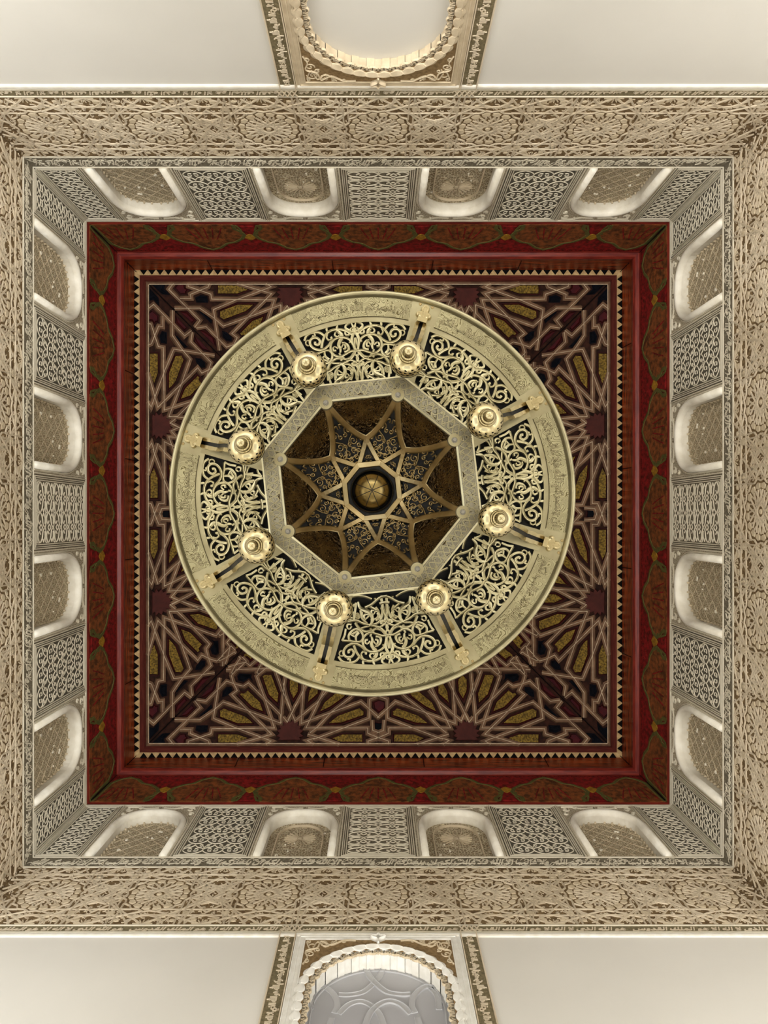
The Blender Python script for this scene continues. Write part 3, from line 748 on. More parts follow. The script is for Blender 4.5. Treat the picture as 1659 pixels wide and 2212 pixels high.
NAVY = [cv('A', [(215,1550),(475,1550),(445,1450),(560,1345),(415,1360)]), cv('A', [(1030,1210),(1240,1210),(1225,1320),(1100,1345),(1010,1300)]),
 cv('A', [(1090,1045),(1300,830),(1310,890),(1130,1050)]), cv('B', [(330,700),(340,600),(410,525),(500,520),(505,580),(410,680)]),
 cv('B', [(600,330),(640,280),(860,290),(850,345),(885,420),(810,360),(710,430),(620,400)])]
CEN = [('maroon', cv('C', [(1530,620),(1659,570),(1788,620),(1770,760),(1659,850),(1548,760)])), ('navy', cv('C', [(1545,965),(1659,985),(1773,965),(1760,1155),(1659,1190),(1558,1155)]))]
def mir(p): return [(-x, d) for x, d in p]
st = B()
def strap(b, pts, lvl):
    pts = [(x, max(.012, d)) for x, d in pts]
    ribbon(b, pts, .050, .014+lvl, fsl_m, prof=[(-.5,-1.2),(-.44,1),(.44,1),(.5,-1.2)], mi=0, h0=.0)
    ribbon(b, pts, .0070, .004, fsl_m, mi=1, h0=.014+lvl)
def inslope(x, d): return abs(x) <= AS-(AS-AE)*d/LEN+.004
for i, ln in enumerate(LINES):
    for q in (ln, mir(ln)): strap(st, q, .0007*(i % 7))
ribbon(st, [(-AS, .012), (AS, .012)], .03, .016, fsl_m, mi=0); ribbon(st, [(-AS+.03, .020), (AS-.03, .020)], .008, .005, fsl_m, mi=1, h0=.016)
# the same lacing turned over, on the upper half of the slope behind the chandelier
DM = .72
halfw = lambda d: AS-(AS-AE)*d/LEN
def over(p): return [(x, 2*DM-d) for x, d in p]
for i, ln in enumerate(LINES):
    for q in (over(ln), over(mir(ln))):
        run = []
        for u in [((q[k][0]*(1-t)+q[k+1][0]*t), (q[k][1]*(1-t)+q[k+1][1]*t)) for k in range(len(q)-1) for t in (0, .2, .4, .6, .8)]+[q[-1]]:
            if abs(u[0]) < halfw(u[1])-.03 and DM < u[1] < LEN-.02: run.append(u)
            else:
                if len(run) > 1: strap(st, run, .0007*(i % 7))
                run = []
        if len(run) > 1: strap(st, run, .0007*(i % 7))
stm = mesh('lacing_strap', st, ['strap', 'bead'])
hp = B(); hp.add([fsl(-AS-.03, 0, -.02), fsl(AS+.03, 0, -.02), fsl(AE+.03, 1, -.02), fsl(-AE-.03, 1, -.02)], [(0, 1, 2, 3)]); slm = mesh('sloping_panel', hp, 'deep')
def insetpiece(nm, p, m, rim=True):
    cx = sum(x for x, _ in p)/len(p); cd = sum(d for _, d in p)/len(p)
    o0 = Vector(fsl_m(cx, cd, 0))
    f = lambda x, y, h: tuple(Vector(fsl_m(x, y, h))-o0)
    b = B(); plate(b, p, -.018, -.010, f, .0, 1); plate(b, inset(p, .011), -.010, .004, f, .009, 1, 0)
    return mesh(nm, b, [m, 'rim' if rim else m]), tuple(o0)
pieces = []
for grp, m, nm in ((GOLD, 'gold', 'gold_panel'), (MAR, 'maroon', 'maroon_panel'), (NAVY, 'navy', 'black_panel')):
    for p in grp:
        for q in (p, mir(p)): pieces.append((nm,)+insetpiece(nm, q, m, m != 'navy'))
        for q in (over(p), over(mir(p))):
            if all(abs(x) < halfw(d)-.03 and DM+.02 < d < LEN-.02 for x, d in q): pieces.append((nm,)+insetpiece(nm, q, m, m != 'navy'))
for m, p in CEN: pieces.append((('maroon_panel' if m == 'maroon' else 'black_panel'),)+insetpiece('centre_panel', p, m))
for sx in (-1, 1):
    sp = []; c = cv('C', [(60, 1200)])[0]; c = (sx*abs(c[0]), c[1])
    for k in range(32):
        r = .138 if k % 2 else .104; a = 2*pi*k/32
        sp.append((c[0]+r*cos(a), max(.055, c[1]+r*1.04*sin(a))))
    o0 = Vector(fsl_m(c[0], c[1], 0)); f = lambda x, y, h, o0=o0: tuple(Vector(fsl_m(x, y, h))-o0)
    b = B(); plate(b, sp, .0, .020, f, .003); pieces.append(('star_panel', mesh('star_panel', b, 'star'), tuple(o0)))
ceil_b = B(); bx(ceil_b, -AE-.05, AE+.05, -AE-.05, AE+.05, ZE, ZE+.05)
lid = B(); fl_ = lambda x, y, h: (x, y, ZE-h)
for k in range(16):
    a = 2*pi*k/16
    for dk in (5, 7):
        c = a+2*pi*dk/16; pp = [(.9*cos(a), .9*sin(a)), (.9*cos(c), .9*sin(c))]
        ribbon(lid, pp, .05, .014+.0006*(k % 5), fl_); ribbon(lid, pp, .007, .004, fl_, mi=1, h0=.0145+.0006*(k % 5))
    plate(lid, [((.62+dx)*cos(a+.1)-dy*sin(a+.1), (.62+dx)*sin(a+.1)+dy*cos(a+.1)) for dx, dy in ((-.14, 0), (0, .05), (.14, .03), (.14, -.03), (0, -.05))], 0, .008, fl_, .008, 2)
lidm = mesh('crown_lacing', lid, ['strap', 'bead', 'gold'])
ceiling = ob('ceiling', mesh('ceiling', ceil_b, 'deep'), None, (0, 0, CAMZ), kind='structure', label='dark wooden ceiling of laced stars with gold, maroon and black inset panels', category='ceiling')
ob('crown_lacing', lidm, ceiling, kind='stuff')
for side, rz in SIDES.items():
    sl = ob('sloping_panel', slm, ceiling, rz=rz)
    ob('lacing_strap', stm, sl, kind='stuff')
    for nm, me, loc in pieces: ob(nm, me, sl, loc)
b = B()
for k in range(4):
    a = k*pi/2; R = Matrix.Rotation(a, 3, 'Z')
    p0 = R @ Vector((AS, AS, ZS-.004)); p1 = R @ Vector((AE, AE, ZE-.004)); s_ = R @ Vector((.003, -.003, 0))
    b.add([tuple(p0-s_), tuple(p0+s_), tuple(p1+s_), tuple(p1-s_)], [(0, 1, 2, 3)])
ob('mitre_line', mesh('mitre_line', b, 'black'), ceiling)

# ------------------------------------------------------------------ chandelier
ZR = 2.60                                    # height of the disc over the camera
CH = bpy.data.objects.new('chandelier', None); COL.objects.link(CH)
CH.location = (-.0211, -.048, CAMZ+ZR); CH.rotation_euler = (radians(-1.7), 0, 0)
CH['label'] = 'large round pierced brass chandelier with an octagonal collar and eight small lamps'; CH['category'] = 'chandelier'
PX = ZR/F                                    # metres per photograph pixel at the disc
TH0 = radians(16.2)                          # first corner, clockwise from straight up
def pol(r, th): return (r*sin(th), -r*cos(th))
def fd(x, y, h): return (x, y, -h)           # h towards the viewer below
def ring(b, r0, r1, h0, h1, n=128, mi=0, a0=0, a1=2*pi, wall=True):
    pts = []
    k = n
    closed = abs(a1-a0-2*pi) < 1e-6
    for i in range(k+(0 if closed else 1)):
        a = a0+(a1-a0)*i/k
        for (r, h) in ((r0, h0), (r0, h1), (r1, h1), (r1, h0)): pts.append(fd(*pol(r, a), h))
    m = len(pts)//4; fs = []
    for i in range(m if closed else m-1):
        j = (i+1) % m
        for q in range(4):
            if q == 3 and not wall: continue
            fs.append((i*4+q, j*4+q, j*4+(q+1) % 4, i*4+(q+1) % 4))
    b.add(pts, fs, mi)
RO = 437*PX
b = B()                                       # rolled rim
for i in range(160):
    pass
prof = [(RO-.006, -.02), (RO+.002, -.012), (RO+.004, 0), (RO, .010), (RO-.007, .014), (RO-.013, .011), (RO-.017, .004), (RO-.017, -.01)]
lathe(b, [(r, -h) for r, h in prof], 160); ob('rolled_rim', mesh('rolled_rim', b, 'brass', True), CH)
b = B(); ring(b, 371*PX, 425*PX+.006, -.02, 0, 160); disc = ob('disc_border', mesh('disc_border', b, 'brass'), CH)
half = asin_ = math.asin(.030/(400*PX))
gaps = B(); wires = B()
asp_t = text_geo(T_RIM, .02, .0, False); out_t = text_geo(T_RIM, .02, .01, True)
for k in range(8):
    c0 = TH0+k*pi/4+pi/8; a = pi/8-.075
    ring(gaps, 383*PX, 424*PX, 0, .0022, 24, 0, c0-a, c0+a)
    def ft(x, y, h, c0=c0): return fd(*pol(y, c0+x/(404*PX)), h)
    Wd = a*404*PX
    put_text(gaps, asp_t, -Wd*.94, Wd*.94, 386*PX, 421*PX, .002, .0032, ft, mi=1)
    put_text(wires, out_t, -Wd*.94, Wd*.94, 386*PX, 421*PX, .0024, .0036, ft)
    for e in (382*PX, 425*PX):
        ribbon(wires, [(-Wd+2*Wd*i/24, e) for i in range(25)], .0016, .0012, ft, h0=.002)
eb = ob('engraved_band', mesh('engraved_band', gaps, ['engr', 'brass']), CH); ob('engraved_letter', mesh('engraved_letter', wires, 'patina'), eb, kind='stuff')
# back pan behind the piercing
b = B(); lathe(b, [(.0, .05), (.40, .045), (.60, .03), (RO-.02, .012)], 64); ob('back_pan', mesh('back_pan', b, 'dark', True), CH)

# pierced scroll panel: traced in the panel's own frame (x along, y outward), one half mirrored
def cvT(pts, o=(650, 640), k=5.925, axis=radians(-6.2)):
    out = []
    for X, Y in pts:
        dx, dy = o[0]+X/k-804, o[1]+Y/k-1066
        r = hypot(dx, dy); th = atan2(dx, -dy)-axis
        out.append((r*sin(th)*PX, r*cos(th)*PX))
    return out
def cvP(pts): return [(-x, y) for x, y in cvT(pts, (640, 1270), 5.53, radians(173.8))]
W1 = .0099
STR = [ # (points, width, profile)
 (cvT([(700,705),(780,690),(860,712),(930,730),(1000,700),(1035,640),(1025,560),(970,500),(890,485),(810,510),(760,560),(737,640),(733,700)]), 1, 0),
 (cvT([(938,680),(918,740),(870,775),(800,760),(745,705)]), .9, 0),
 (cvT([(925,680),(912,630),(925,585),(905,540),(872,500),(862,450),(890,410),(903,370),(885,318)]), 1.7, 1),
 (cvT([(900,625),(870,590),(845,605),(850,640),(878,648)]), .9, 1), (cvT([(940,625),(975,592),(1003,605),(1000,640),(970,645)]), .9, 1),
 (cvT([(880,560),(825,585),(805,640),(825,680),(870,690)]), 1.2, 1), (cvT([(890,410),(930,412),(945,445),(915,475),(888,462)]), .9, 1),
 (cvT([(712,700),(742,620),(742,540),(712,480),(672,435),(668,385),(640,325)]), 1.35, 1), (cvT([(692,670),(690,600),(690,530)]), .8, 0),
 (cvT([(690,400),(728,405),(735,440),(700,455)]), .9, 1), (cvT([(720,490),(790,420),(880,378),(980,372),(1060,412),(1115,485),(1150,570)]), 1.1, 0),
 (cvT([(985,372),(1030,372),(1030,330)]), .9, 1), (cvT([(1035,410),(1055,455),(1030,492),(995,480),(1000,455)]), .9, 1),
 (cvT([(1000,505),(1060,560),(1140,592),(1220,570),(1270,520),(1278,460),(1240,420),(1180,425),(1150,475),(1175,515),(1215,500),(1212,470)]), 1.1, 0),
 (cvT([(1335,465),(1320,495),(1290,495),(1275,465),(1290,437),(1320,437),(1335,465)]), .7, 0), (cvT([(1075,430),(1130,368),(1220,350),(1300,370),(1345,430)]), 1, 0),
 (cvT([(1205,352),(1195,385),(1215,405),(1232,390)]), .9, 1), (cvT([(755,395),(800,420),(808,460),(780,480),(760,462)]), .9, 1), (cvT([(700,330),(770,345),(790,380),(750,430)]), 1, 1),
 (cvT([(698,745),(735,800),(705,855)]), .9, 0), (cvT([(706,850),(728,930),(730,1075)]), 1.1, 0), (cvT([(728,880),(760,850),(795,850),(800,885),(772,895)]), .8, 1),
 (cvT([(750,720),(800,780),(880,818),(960,832),(1060,860),(1150,885),(1250,900)]), 1, 0), (cvT([(880,775),(980,745),(1060,772),(1110,830),(1130,900)]), 1, 0),
 (cvT([(745,850),(800,808),(870,790)]), .9, 0), (cvT([(790,1070),(788,980),(805,900),(850,850),(915,830)]), 1, 0), (cvT([(930,905),(925,860),(965,810),(1040,790),(1120,740),(1190,700)]), .9, 0),
 (cvT([(922,880),(920,950),(975,1005),(1060,1030)]), 1.6, 1), (cvT([(955,945),(1000,905),(1020,935),(1000,965),(965,965)]), .9, 1), (cvT([(870,1055),(832,990),(850,920),(905,890)]), 1, 0),
 (cvT([(875,1000),(895,970),(925,985),(918,1015),(890,1015)]), .8, 1), (cvT([(980,850),(1045,915),(1065,1015)]), .9, 0), (cvT([(1130,950),(1105,975),(1080,950),(1105,925),(1130,950)]), .7, 0),
 (cvT([(1145,900),(1155,1000)]), .9, 0), (cvT([(760,1030),(770,990),(750,960)]), .8, 1), (cvT([(700,1060),(708,1000)]), .7, 0),
 (cvP([(690,655),(640,640),(625,580),(660,530),(720,505),(780,545),(795,610),(750,655),(640,645),(550,640)]), 1, 0), (cvP([(712,645),(710,590),(745,540)]), 1.1, 1), (cvP([(712,600),(665,570)]), 1, 1),
 (cvP([(640,412),(720,402),(800,440),(900,462),(1000,492),(1075,560)]), 1, 0), (cvP([(700,430),(760,510),(840,540),(930,530)]), 1, 0), (cvP([(660,470),(640,498),(610,490),(605,460),(630,440),(660,450)]), .9, 1),
 (cvP([(712,190),(700,300),(690,390)]), 1, 0), (cvP([(735,180),(760,250),(830,290),(885,335),(910,400),(870,470)]), 1.6, 1), (cvP([(757,360),(735,382),(713,360),(735,338),(757,360)]), .7, 0),
 (cvP([(820,250),(900,210),(990,135),(1080,110)]), 1.1, 0), (cvP([(860,230),(950,280),(995,350),(950,405)]), 1, 0), (cvP([(780,300),(800,380),(850,450)]), 1, 0), (cvP([(590,500),(575,580),(545,640)]), .9, 0),
 (cvP([(1030,190),(1110,190)]), 1.2, 0), (cvP([(1075,130),(1085,300)]), 1.2, 0), (cvP([(1075,320),(1050,400),(1000,440)]), 1, 0), (cvP([(930,320),(945,290),(975,300),(965,330)]), .8, 1),
 (cvP([(560,300),(620,360),(690,380)]), 1, 0), (cvP([(600,250),(660,240),(700,210)]), 1, 0), (cvP([(640,130),(720,110),(820,120),(900,150)]), 1, 0), (cvP([(540,440),(580,420),(640,412)]), 1, 0)]
DOTS = cvT([(935,780),(845,905),(650,1010),(775,575),(1060,620),(1110,700)])+cvP([(890,500),(1050,410),(975,385),(1025,415),(940,145),(640,200),(1240,672)])
def inpanel(x, y):
    r = hypot(x, y); th = abs(atan2(x, y))
    return 180*PX < r < 373*PX and abs(x) < (y*math.tan(pi/8)-.004)
fg = B()
for i, (pts, wd, pr) in enumerate(STR):
    for sx in (-1, 1):
        p = [(sx*x, y) for x, y in smoothpts(pts, 5)]
        keep = []
        for q in p:
            if inpanel(*q): keep.append(q)
            elif len(keep) > 1: break
            else: keep = []
        if len(keep) < 2: continue
        h0 = -.008-.0008*(i % 3)
        if pr: ribbon(fg, keep, W1*wd, .009, lambda x, y, h: (x, -y, -h), prof=LEAF, h0=h0, wf=lambda t: .45+2.4*t*(1-t) if wd > 1.3 else .75+.5*t)
        else: ribbon(fg, keep, W1*wd, .008, lambda x, y, h: (x, -y, -h), prof=[(-.5,-1),(-.5,.5),(-.34,1),(-.1,.85),(.1,.85),(.34,1),(.5,.5),(.5,-1)], h0=h0)
for (x, y) in DOTS:
    for sx in (-1, 1):
        plate(fg, [(sx*x+.0062*cos(t*pi/4), y+.0062*sin(t*pi/4)) for t in range(8)], -.012, 0, lambda x_, y_, h: (x_, -y_, -h), .003)
fgm = mesh('pierced_panel', fg, 'filig', False)
sp = B(); bx(sp, -.036, .036, -380*PX, -225*PX, -.004, .014); spm = mesh('spoke', sp, 'brass')
for k in range(8):
    ob('pierced_panel', fgm, CH, rz=TH0+pi/8+k*pi/4)
    ob('spoke', spm, CH, rz=TH0+k*pi/4)

# octagonal collar with engraved face, in front of the disc
HO = ZR-2.30; PO = 2.30/F
RI, RX = 191.5*PO/cos(pi/8), 231*PO/cos(pi/8)
def octp(R, k): return pol(R, TH0+k*pi/4)
b = B()
for k in range(8):
    i0, i1, o0, o1 = octp(RI, k), octp(RI, k+1), octp(RX, k), octp(RX, k+1)
    e0, e1, g0, g1 = octp(RI+.006, k), octp(RI+.006, k+1), octp(RX-.006, k), octp(RX-.006, k+1)
    V = [fd(*p, h) for p, h in ((i0, HO-.05), (i1, HO-.05), (i0, HO-.003), (i1, HO-.003), (e0, HO), (e1, HO), (g0, HO), (g1, HO), (o0, HO-.004), (o1, HO-.004), (o0, HO-.03), (o1, HO-.03))]
    b.add(V, [(0, 1, 3, 2), (2, 3, 5, 4)], 1); b.add(V, [(4, 5, 7, 6)], 0); b.add(V, [(6, 7, 9, 8), (8, 9, 11, 10)], 1)
collar = ob('octagonal_collar', mesh('octagonal_collar', b, ['engr2', 'brass']), CH)
# raised winding vine engraved along each face
vn = B(); L_ = 2*211*PO*math.tan(pi/8)
for q in range(6):
    cx = -L_/2+L_*(q+.5)/6
    for sx in (-1, 1):
        ribbon(vn, smoothpts([(cx-L_/12, 0), (cx-L_/24, sx*.014), (cx+L_/24, -sx*.014), (cx+L_/12, 0)], 4), .0032, .0020, lambda x, y, h: (x, -(211*PO+y), -(HO+h)))
        ribbon(vn, spiral(cx+sx*.010, sx*.011, .008, 1.1, 0, sx, 10), .0028, .0018, lambda x, y, h: (x, -(211*PO+y), -(HO+h)))
for e in (-.0185, .0185): ribbon(vn, [(-L_/2, e), (L_/2, e)], .0014, .001, lambda x, y, h: (x, -(211*PO+y), -(HO+h)))
vnm = mesh('engraved_vine', vn, 'brass')
lug = B()
plate(lug, [(.022*cos(a), .022*sin(a)) for a in [2*pi*i/20 for i in range(20)]], -.012, .002, lambda x, y, h: (x, y, -h), .002); lugm = mesh('lug', lug, 'brass')
bl = B()
for (r, h0, h1, n_) in ((.0095, .002, .004, 16), (.0072, .004, .010, 6)):
    plate(bl, [(r*cos(2*pi*i/n_), r*sin(2*pi*i/n_)) for i in range(n_)], h0, h1, lambda x, y, h: (x, y, -h), .0012)
blm = mesh('bolt', bl, 'steel')
for k in range(8):
    ob('engraved_vine', vnm, collar, rz=TH0+pi/8+k*pi/4)
    p = pol(205*PO, TH0+k*pi/4); l = ob('lug', lugm, CH, (p[0], p[1], -HO), TH0+k*pi/4); ob('bolt', blm, l)

# inner dome: surface height as a function of position
RB = 205*PO
def dome_h(x, y):
    r = hypot(x, y); th = (atan2(x, -y)-TH0) % (pi/4)-pi/8
    octf = cos(th)/cos(pi/8)
    k = min(1, max(0, (r-.17)/.11)); rho = r*(1+k*(octf-1))
    t = min(1.06, rho/RB)
    return HO-.03-.23*(1-t**2.2)
def fdm(x, y, h): return (x, y, -(dome_h(x, y)+h))
b = B(); NR_, NA = 20, 96
for j in range(NR_+1):
    for i in range(NA):
        a = 2*pi*i/NA; th = (a-TH0) % (pi/4)-pi/8
        R = RI*cos(pi/8)/cos(th)+.004; r = .02+(R-.02)*j/NR_; x, y = pol(r, a); b.v.append(fdm(x, y, -.006))
for j in range(NR_):
    for i in range(NA): b.f.append((j*NA+i, j*NA+(i+1) % NA, (j+1)*NA+(i+1) % NA, (j+1)*NA+i)); b.m.append(0)
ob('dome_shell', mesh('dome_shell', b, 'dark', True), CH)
RA, RV = 111*2.5/F, 60*2.55/F
# ribs in the frame of one corner: corner at straight up (angle 0)
def P0(r, deg): return pol(r, radians(deg))
f0 = lambda x, y, h: (x, y, -(dome_h(*( (Matrix.Rotation(TH0, 2) @ Vector((x, y))))) + h))
rib = B()
for sx in (-1, 1):
    arc = smoothpts([P0(RB, 0), P0(RB*.80, sx*5.2), P0(RB*.66, sx*13), P0(RA, sx*22.5)], 5)
    ribbon(rib, arc, .021, .008, f0); ribbon(rib, arc, .0165, .002, f0, h0=.007)
    ln = [(P0(RA, sx*22.5)[0]*(1-t)+P0(RV, 0)[0]*t, P0(RA, sx*22.5)[1]*(1-t)+P0(RV, 0)[1]*t) for t in [i/6 for i in range(7)]]
    ribbon(rib, ln, .018, .008, f0)
ribm = mesh('star_rib', rib, 'rib')
def patch(poly, h, mname, name, nsub=5, wall=.0):
    cx = sum(p[0] for p in poly)/len(poly); cy = sum(p[1] for p in poly)/len(poly)
    b = B(); n = len(poly)
    for j in range(nsub+1):
        t = j/nsub
        for p in poly: b.v.append(f0(cx+(p[0]-cx)*t, cy+(p[1]-cy)*t, h))
    for j in range(nsub):
        for i in range(n): b.f.append((j*n+i, j*n+(i+1) % n, (j+1)*n+(i+1) % n, (j+1)*n+i)); b.m.append(0)
    return b
lun = smoothpts([P0(RB*.93, 3.5), P0(RB*.80, 7.6), P0(RB*.69, 14), P0(RA*1.09, 22.5), P0(RB*.69, 31), P0(RB*.80, 37.4), P0(RB*.93, 41.5)], 4)
s0, s1 = P0(RI*.985, 2.6), P0(RI*.985, 42.4)
lun += [s1, (s1[0]*.5+s0[0]*.5, s1[1]*.5+s0[1]*.5), s0]
lb = patch(lun, .0, 'dome', 'lunette', 6)
rr = random.Random(11)
for q in range(70):                             # embossed scrolls on the lunette
    a = rr.uniform(7, 38); r = rr.uniform(RA*1.25, RB*.95)
    if abs(a-22.5) > 22.5*(r-RA)/(RB-RA)*1.0+2: continue
    x, y = P0(r, a); ribbon(lb, spiral(x, y, rr.uniform(.010, .017), 1.2, rr.uniform(0, 6), rr.choice((-1, 1)), 10), .0040, .004, f0, prof=LEAF, mi=1)
lunm = mesh('lunette', lb, ['dome', 'emb'])
kite = smoothpts([P0(RB*.80, -1.5), P0(RB*.66, -9), P0(RA*1.0, -17.5)], 4)+[P0(RV*1.28, 0)]+smoothpts([P0(RA*1.0, 17.5), P0(RB*.66, 9), P0(RB*.80, 1.5)], 4)
kb = patch(kite, -.002, 'dome', 'kite', 4)
for sx in (-1, 1):
    for (r, a, rad, a0) in ((RA*1.02, 8, .013, 0), (RA*.86, 5.5, .011, 2), (RA*1.22, 6.5, .013, 3), (RA*1.42, 3.6, .009, 1), (RA*.72, 4, .009, 4), (RA*1.1, 13.5, .010, 5), (RA*.92, 13, .008, 1), (RA*1.3, 8.8, .007, 2), (RA*1.52, 1.8, .007, 3), (RA*.82, 10.5, .008, 3), (RA*1.16, 2.2, .008, 5), (RA*.98, 3, .007, 2), (RA*.62, 1.8, .007, 0), (RA*1.02, 17, .006, 2)):
        x, y = P0(r, a); ribbon(kb, [(sx*px, py) for px, py in spiral(x, y, rad, 1.25, a0, 1, 12)], .0044, .004, f0, prof=LEAF, mi=1)
    ribbon(kb, [(sx*px, py) for px, py in smoothpts([P0(RV*1.35, 0), P0(RA*.8, 9), P0(RA*1.0, 2), P0(RA*1.2, 11), P0(RA*1.35, 2), P0(RB*.76, 1)], 4)], .0048, .004, f0, prof=LEAF, mi=1)
kitm = mesh('filigree_kite', kb, ['dark', 'rib'])
tri = [P0(RA*.84, 22.5), P0(RV*1.2, 5.5), P0(RV*1.13, 22.5), P0(RV*1.2, 39.5)]
tb = patch(tri, -.002, 'dome', 't', 3)
for sx in (-1, 1):
    for (r, a) in ((RA*.58, 4.5), (RA*.68, 2)):
        x, y = r*sin(radians(a)), -r*cos(radians(a)); c_, s_ = cos(radians(22.5)), sin(radians(22.5))
        pts = [(sx*px, py) for px, py in spiral(x, y, .007, 1.2, 0, 1, 10)]
        ribbon(tb, [(px*c_-py*s_, px*s_+py*c_) for px, py in pts], .003, .004, f0, prof=LEAF, mi=1)
trim_ = mesh('filigree_triangle', tb, ['dark', 'rib'])
for k in range(8):
    rz = TH0+k*pi/4
    ob('star_rib', ribm, CH, rz=rz); ob('embossed_lunette', lunm, CH, rz=rz); ob('filigree_kite', kitm, CH, rz=rz); ob('filigree_triangle', trim_, CH, rz=rz)
b = B()
q8 = [pol(RV*1.03, TH0+k*pi/4) for k in range(8)]
ribbon(b, q8, .021, .009, fdm, closed=True)
ob('centre_ring', mesh('centre_ring', b, 'rib'), CH)
b = B(); hb = dome_h(0, 0)
lathe(b, [(.070, -(hb-.002)), (.074, -(hb+.010)), (.070, -(hb+.016))], 48); lathe(b, [(.070, -(hb+.016)), (.066, -(hb+.003)), (.05, -(hb-.004))], 48, mi=1)
kn = ob('centre_cup', mesh('centre_cup', b, ['rib', 'dark'], True), CH)
b = B(); RBl = .062
prof = [(.030, 0)]+[(RBl*sin(pi*t/24), .042+.046*(-cos(pi*t/24))*-1*-1) for t in range(0)]
prof = [(RBl*cos(radians(e)), -(hb+.012+.038*sin(radians(e)))) for e in range(-10, 91, 5)]
prof[-1] = (.0004, prof[-1][1]); lathe(b, prof, 48)
bal = mesh('lobed_ball', b, 'ball', True); bo = ob('lobed_ball', bal, kn)
b = B()
for k in range(8):
    a = TH0+pi/8*0+k*pi/4+.1
    pts = [(RBl*cos(radians(e)), e) for e in range(5, 91, 6)]
    ribbon(b, [(r, e) for r, e in pts], .0022, .001, lambda x, y, h, a=a: None or (lambda e=radians(max(-10, min(90, y))): (RBl*cos(e)*sin(a), -RBl*cos(e)*cos(a), -(hb+.0126+.038*sin(e))))(), prof=TRAP) if False else None
    for i in range(len(pts)-1):
        e0, e1 = radians(pts[i][1]), radians(min(90, pts[i+1][1])); w_ = .0011
        V = []
        for e in (e0, e1):
            r = (RBl+.0006)*cos(e); z = -(hb+.0126+.0385*sin(e)); x, y = pol(r, a); tx, ty = cos(a), sin(a)
            V += [(x-tx*w_, y-ty*w_, z), (x+tx*w_, y+ty*w_, z)]
        b.add(V, [(0, 1, 3, 2)])
ob('seam', mesh('seam', b, 'dark'), kn)

# brackets and lamps: built in the frame where the corner points straight up (y negative outward)
RL = .385; ZLm = ZR-2.19                     # lamp axis radius, depth of the bowl's widest part below the disc
RF = 398*PX
fb = lambda x, y, h: (x, -y, -h)
br = B()                                      # two side cheeks, S curved, with a dark slot between
path = [(RF-.028, .016, .030), (RF-.06, .045, .034), (RF-.10, .085, .034), (.50, .19, .030), (.44, .30, .030), (.41, .37, .03), (RL, ZLm-.01, .028)]
for sx in (-1, 1):
    x0, x1 = sx*.0065, sx*.0185
    V = []
    sub = []
    for i in range(len(path)-1):
        for t in (0, .25, .5, .75): sub.append(tuple(path[i][q]*(1-t)+path[i+1][q]*t for q in range(3)))
    sub.append(path[-1])
    for i, (r, h, d) in enumerate(sub):
        wv = .0022*(1 if (i % 4) in (1, 2) else 0)*(1 if i < 14 else 0)
        for (xx, hh) in ((x0, h), (x1+sx*wv, h), (x1+sx*wv, h-d), (x0, h-d)): V.append(fb(xx, r, hh))
    n_ = len(sub)
    br.add(V, [(i*4+q, (i+1)*4+q, (i+1)*4+(q+1) % 4, i*4+(q+1) % 4) for i in range(n_-1) for q in range(4)]+[(0, 1, 2, 3), ((n_-1)*4, (n_-1)*4+1, (n_-1)*4+2, (n_-1)*4+3)])
brm = mesh('bracket_cheek', br, 'polish')
slt = B()
V = []
for (r, h, d) in path: V += [fb(-.0075, r, h-.012), fb(.0075, r, h-.012)]
slt.add(V, [(2*i, 2*i+1, 2*i+3, 2*i+2) for i in range(len(path)-1)]); sltm = mesh('bracket_slot', slt, 'dark')
fl = B()                                      # trefoil foot of the bracket
tre = []
for (cx, cy, r, a0, a1) in ((.0, .022, .017, -35, 215), (-.019, .0, .012, 90, 270), (.019-.038*0, 0, 0, 0, 0)):
    pass
for a in range(-30, 211, 20): tre.append((.016*cos(radians(a)), .024+.017*sin(radians(a))))
for a in range(110, 271, 20): tre.append((-.018+.011*cos(radians(a)), .002+.011*sin(radians(a))))
tre += [(-.013, -.016), (.013, -.016)]
for a in range(-90, 71, 20): tre.append((.018+.011*cos(radians(a)), .002+.011*sin(radians(a))))
plate(fl, tre, 0, .016, lambda x, y, h: fb(x, RF+y, h), .003)
plate(fl, inset(tre, .006), .016, .0175, lambda x, y, h: fb(x, RF+y, h), .002)
for sx in (-1, 1): ribbon(fl, smoothpts([(0, -.008), (sx*.010, .004), (sx*.018, .004)], 4), .0025, .0016, lambda x, y, h: fb(x, RF+y, h), h0=.0172); ribbon(fl, smoothpts([(0, -.008), (sx*.006, .012), (sx*.005, .026), (0, .032)], 4), .0022, .0016, lambda x, y, h: fb(x, RF+y, h), h0=.0172)
bx(fl, -.017, .017, -(RF-.028), -(RF-.012), -.030, 0); flm = mesh('trefoil_foot', fl, 'polish')
scw = B(); plate(scw, [(.0055*cos(2*pi*i/10), .0055*sin(2*pi*i/10)) for i in range(10)], 0, .002, lambda x, y, h: (x, y, -h), .001)
scm = mesh('screw', scw, 'rib')
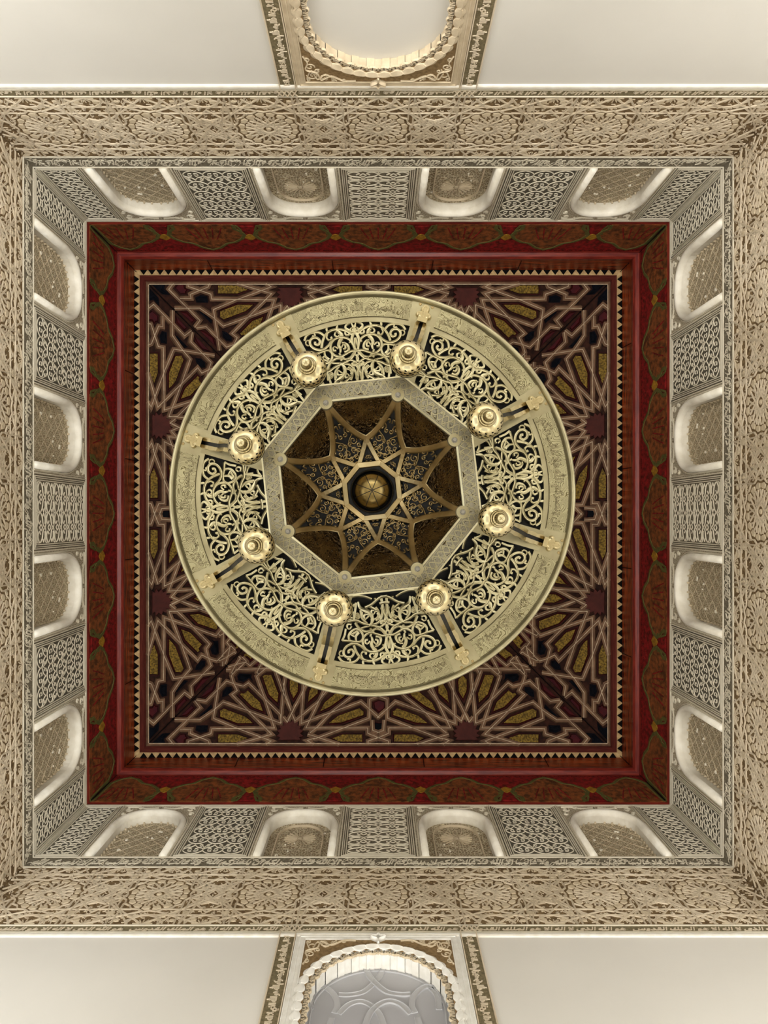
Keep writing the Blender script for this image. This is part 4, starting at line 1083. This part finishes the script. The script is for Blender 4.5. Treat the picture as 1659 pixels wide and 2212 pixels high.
# the lamp: pierced bowl, open above, with a turned finial below; origin at the widest part
bowl = B(); NS = 42; rows = [(.0545*cos(radians(e))**.9 if e < 89 else 0, -.050*sin(radians(e))) for e in range(-34, 78, 4)]
for (r, z) in rows:
    for i in range(NS): bowl.v.append((r*cos(2*pi*i/NS), r*sin(2*pi*i/NS), z))
for j in range(len(rows)-1):
    for i in range(NS):
        a, b_, c, d = j*NS+i, j*NS+(i+1) % NS, (j+1)*NS+(i+1) % NS, (j+1)*NS+i
        hole = (j in (11, 12, 14, 15) and i % 2 == ((j+1)//3) % 2) or (j in (17, 18) and i % 3 == 0)
        if hole and j in (11, 14, 17): continue
        elif hole and j in (12, 15, 18): bowl.f.append((a, c, d)); bowl.m.append(0)
        elif hole: bowl.f.append((a, b_, c)); bowl.m.append(0)
        else: bowl.f.append((a, b_, c, d)); bowl.m.append(0)
bwm = mesh('pierced_bowl', bowl, 'polish', True)
inn = B(); lathe(inn, [(.047, .022), (.046, 0), (.036, -.026), (.018, -.040), (.001, -.042)], 32); innm = mesh('inner_cup', inn, 'dark', True)
fin = B(); lathe(fin, [(.026, -.044), (.027, -.050), (.023, -.054), (.021, -.056), (.022, -.061), (.018, -.066), (.015, -.068), (.0165, -.073), (.0125, -.079), (.0118, -.084), (.0130, -.089), (.0115, -.094), (.0075, -.098), (.0005, -.100)], 32)
finm = mesh('finial', fin, 'polish', True)
stm_ = B(); lathe(stm_, [(.018, .10), (.010, .07), (.012, .05), (.030, .036), (.050, .030), (.052, .026)], 24); stemm = mesh('lamp_stem', stm_, 'polish', True)
for k in range(8):
    rz = TH0+k*pi/4
    t = ob('bracket', brm, CH, rz=rz); ob('slot', sltm, t); ob('trefoil_foot', flm, t); [ob('screw', scm, t, (sx*.022, -(RF+.040), 0)) for sx in (-1, 1)]
    p = pol(RL, rz); l = ob('lamp', bwm, CH, (p[0], p[1], -ZLm), rz); ob('inner_cup', innm, l); ob('finial', finm, l); ob('lamp_stem', stemm, l)
# drum between disc and collar, tie plates and the hanging rod
b = B()
for k in range(8):
    for (R0, h0, R1, h1) in ((RI+.004, .0, RI+.004, HO-.03),):
        p = [octp(R0, k), octp(R0, k+1), octp(R1, k+1), octp(R1, k)]
        b.add([fd(*p[0], h0), fd(*p[1], h0), fd(*p[2], h1), fd(*p[3], h1)], [(0, 1, 2, 3)])
ob('drum', mesh('drum', b, 'dome'), CH)
b = B(); lathe(b, [(.06, .02), (.05, .12), (.02, .16), (.014, .2), (.014, 3.3), (.014, ZE-ZR)], 16); ob('hanging_rod', mesh('hanging_rod', b, 'rib', True), CH)
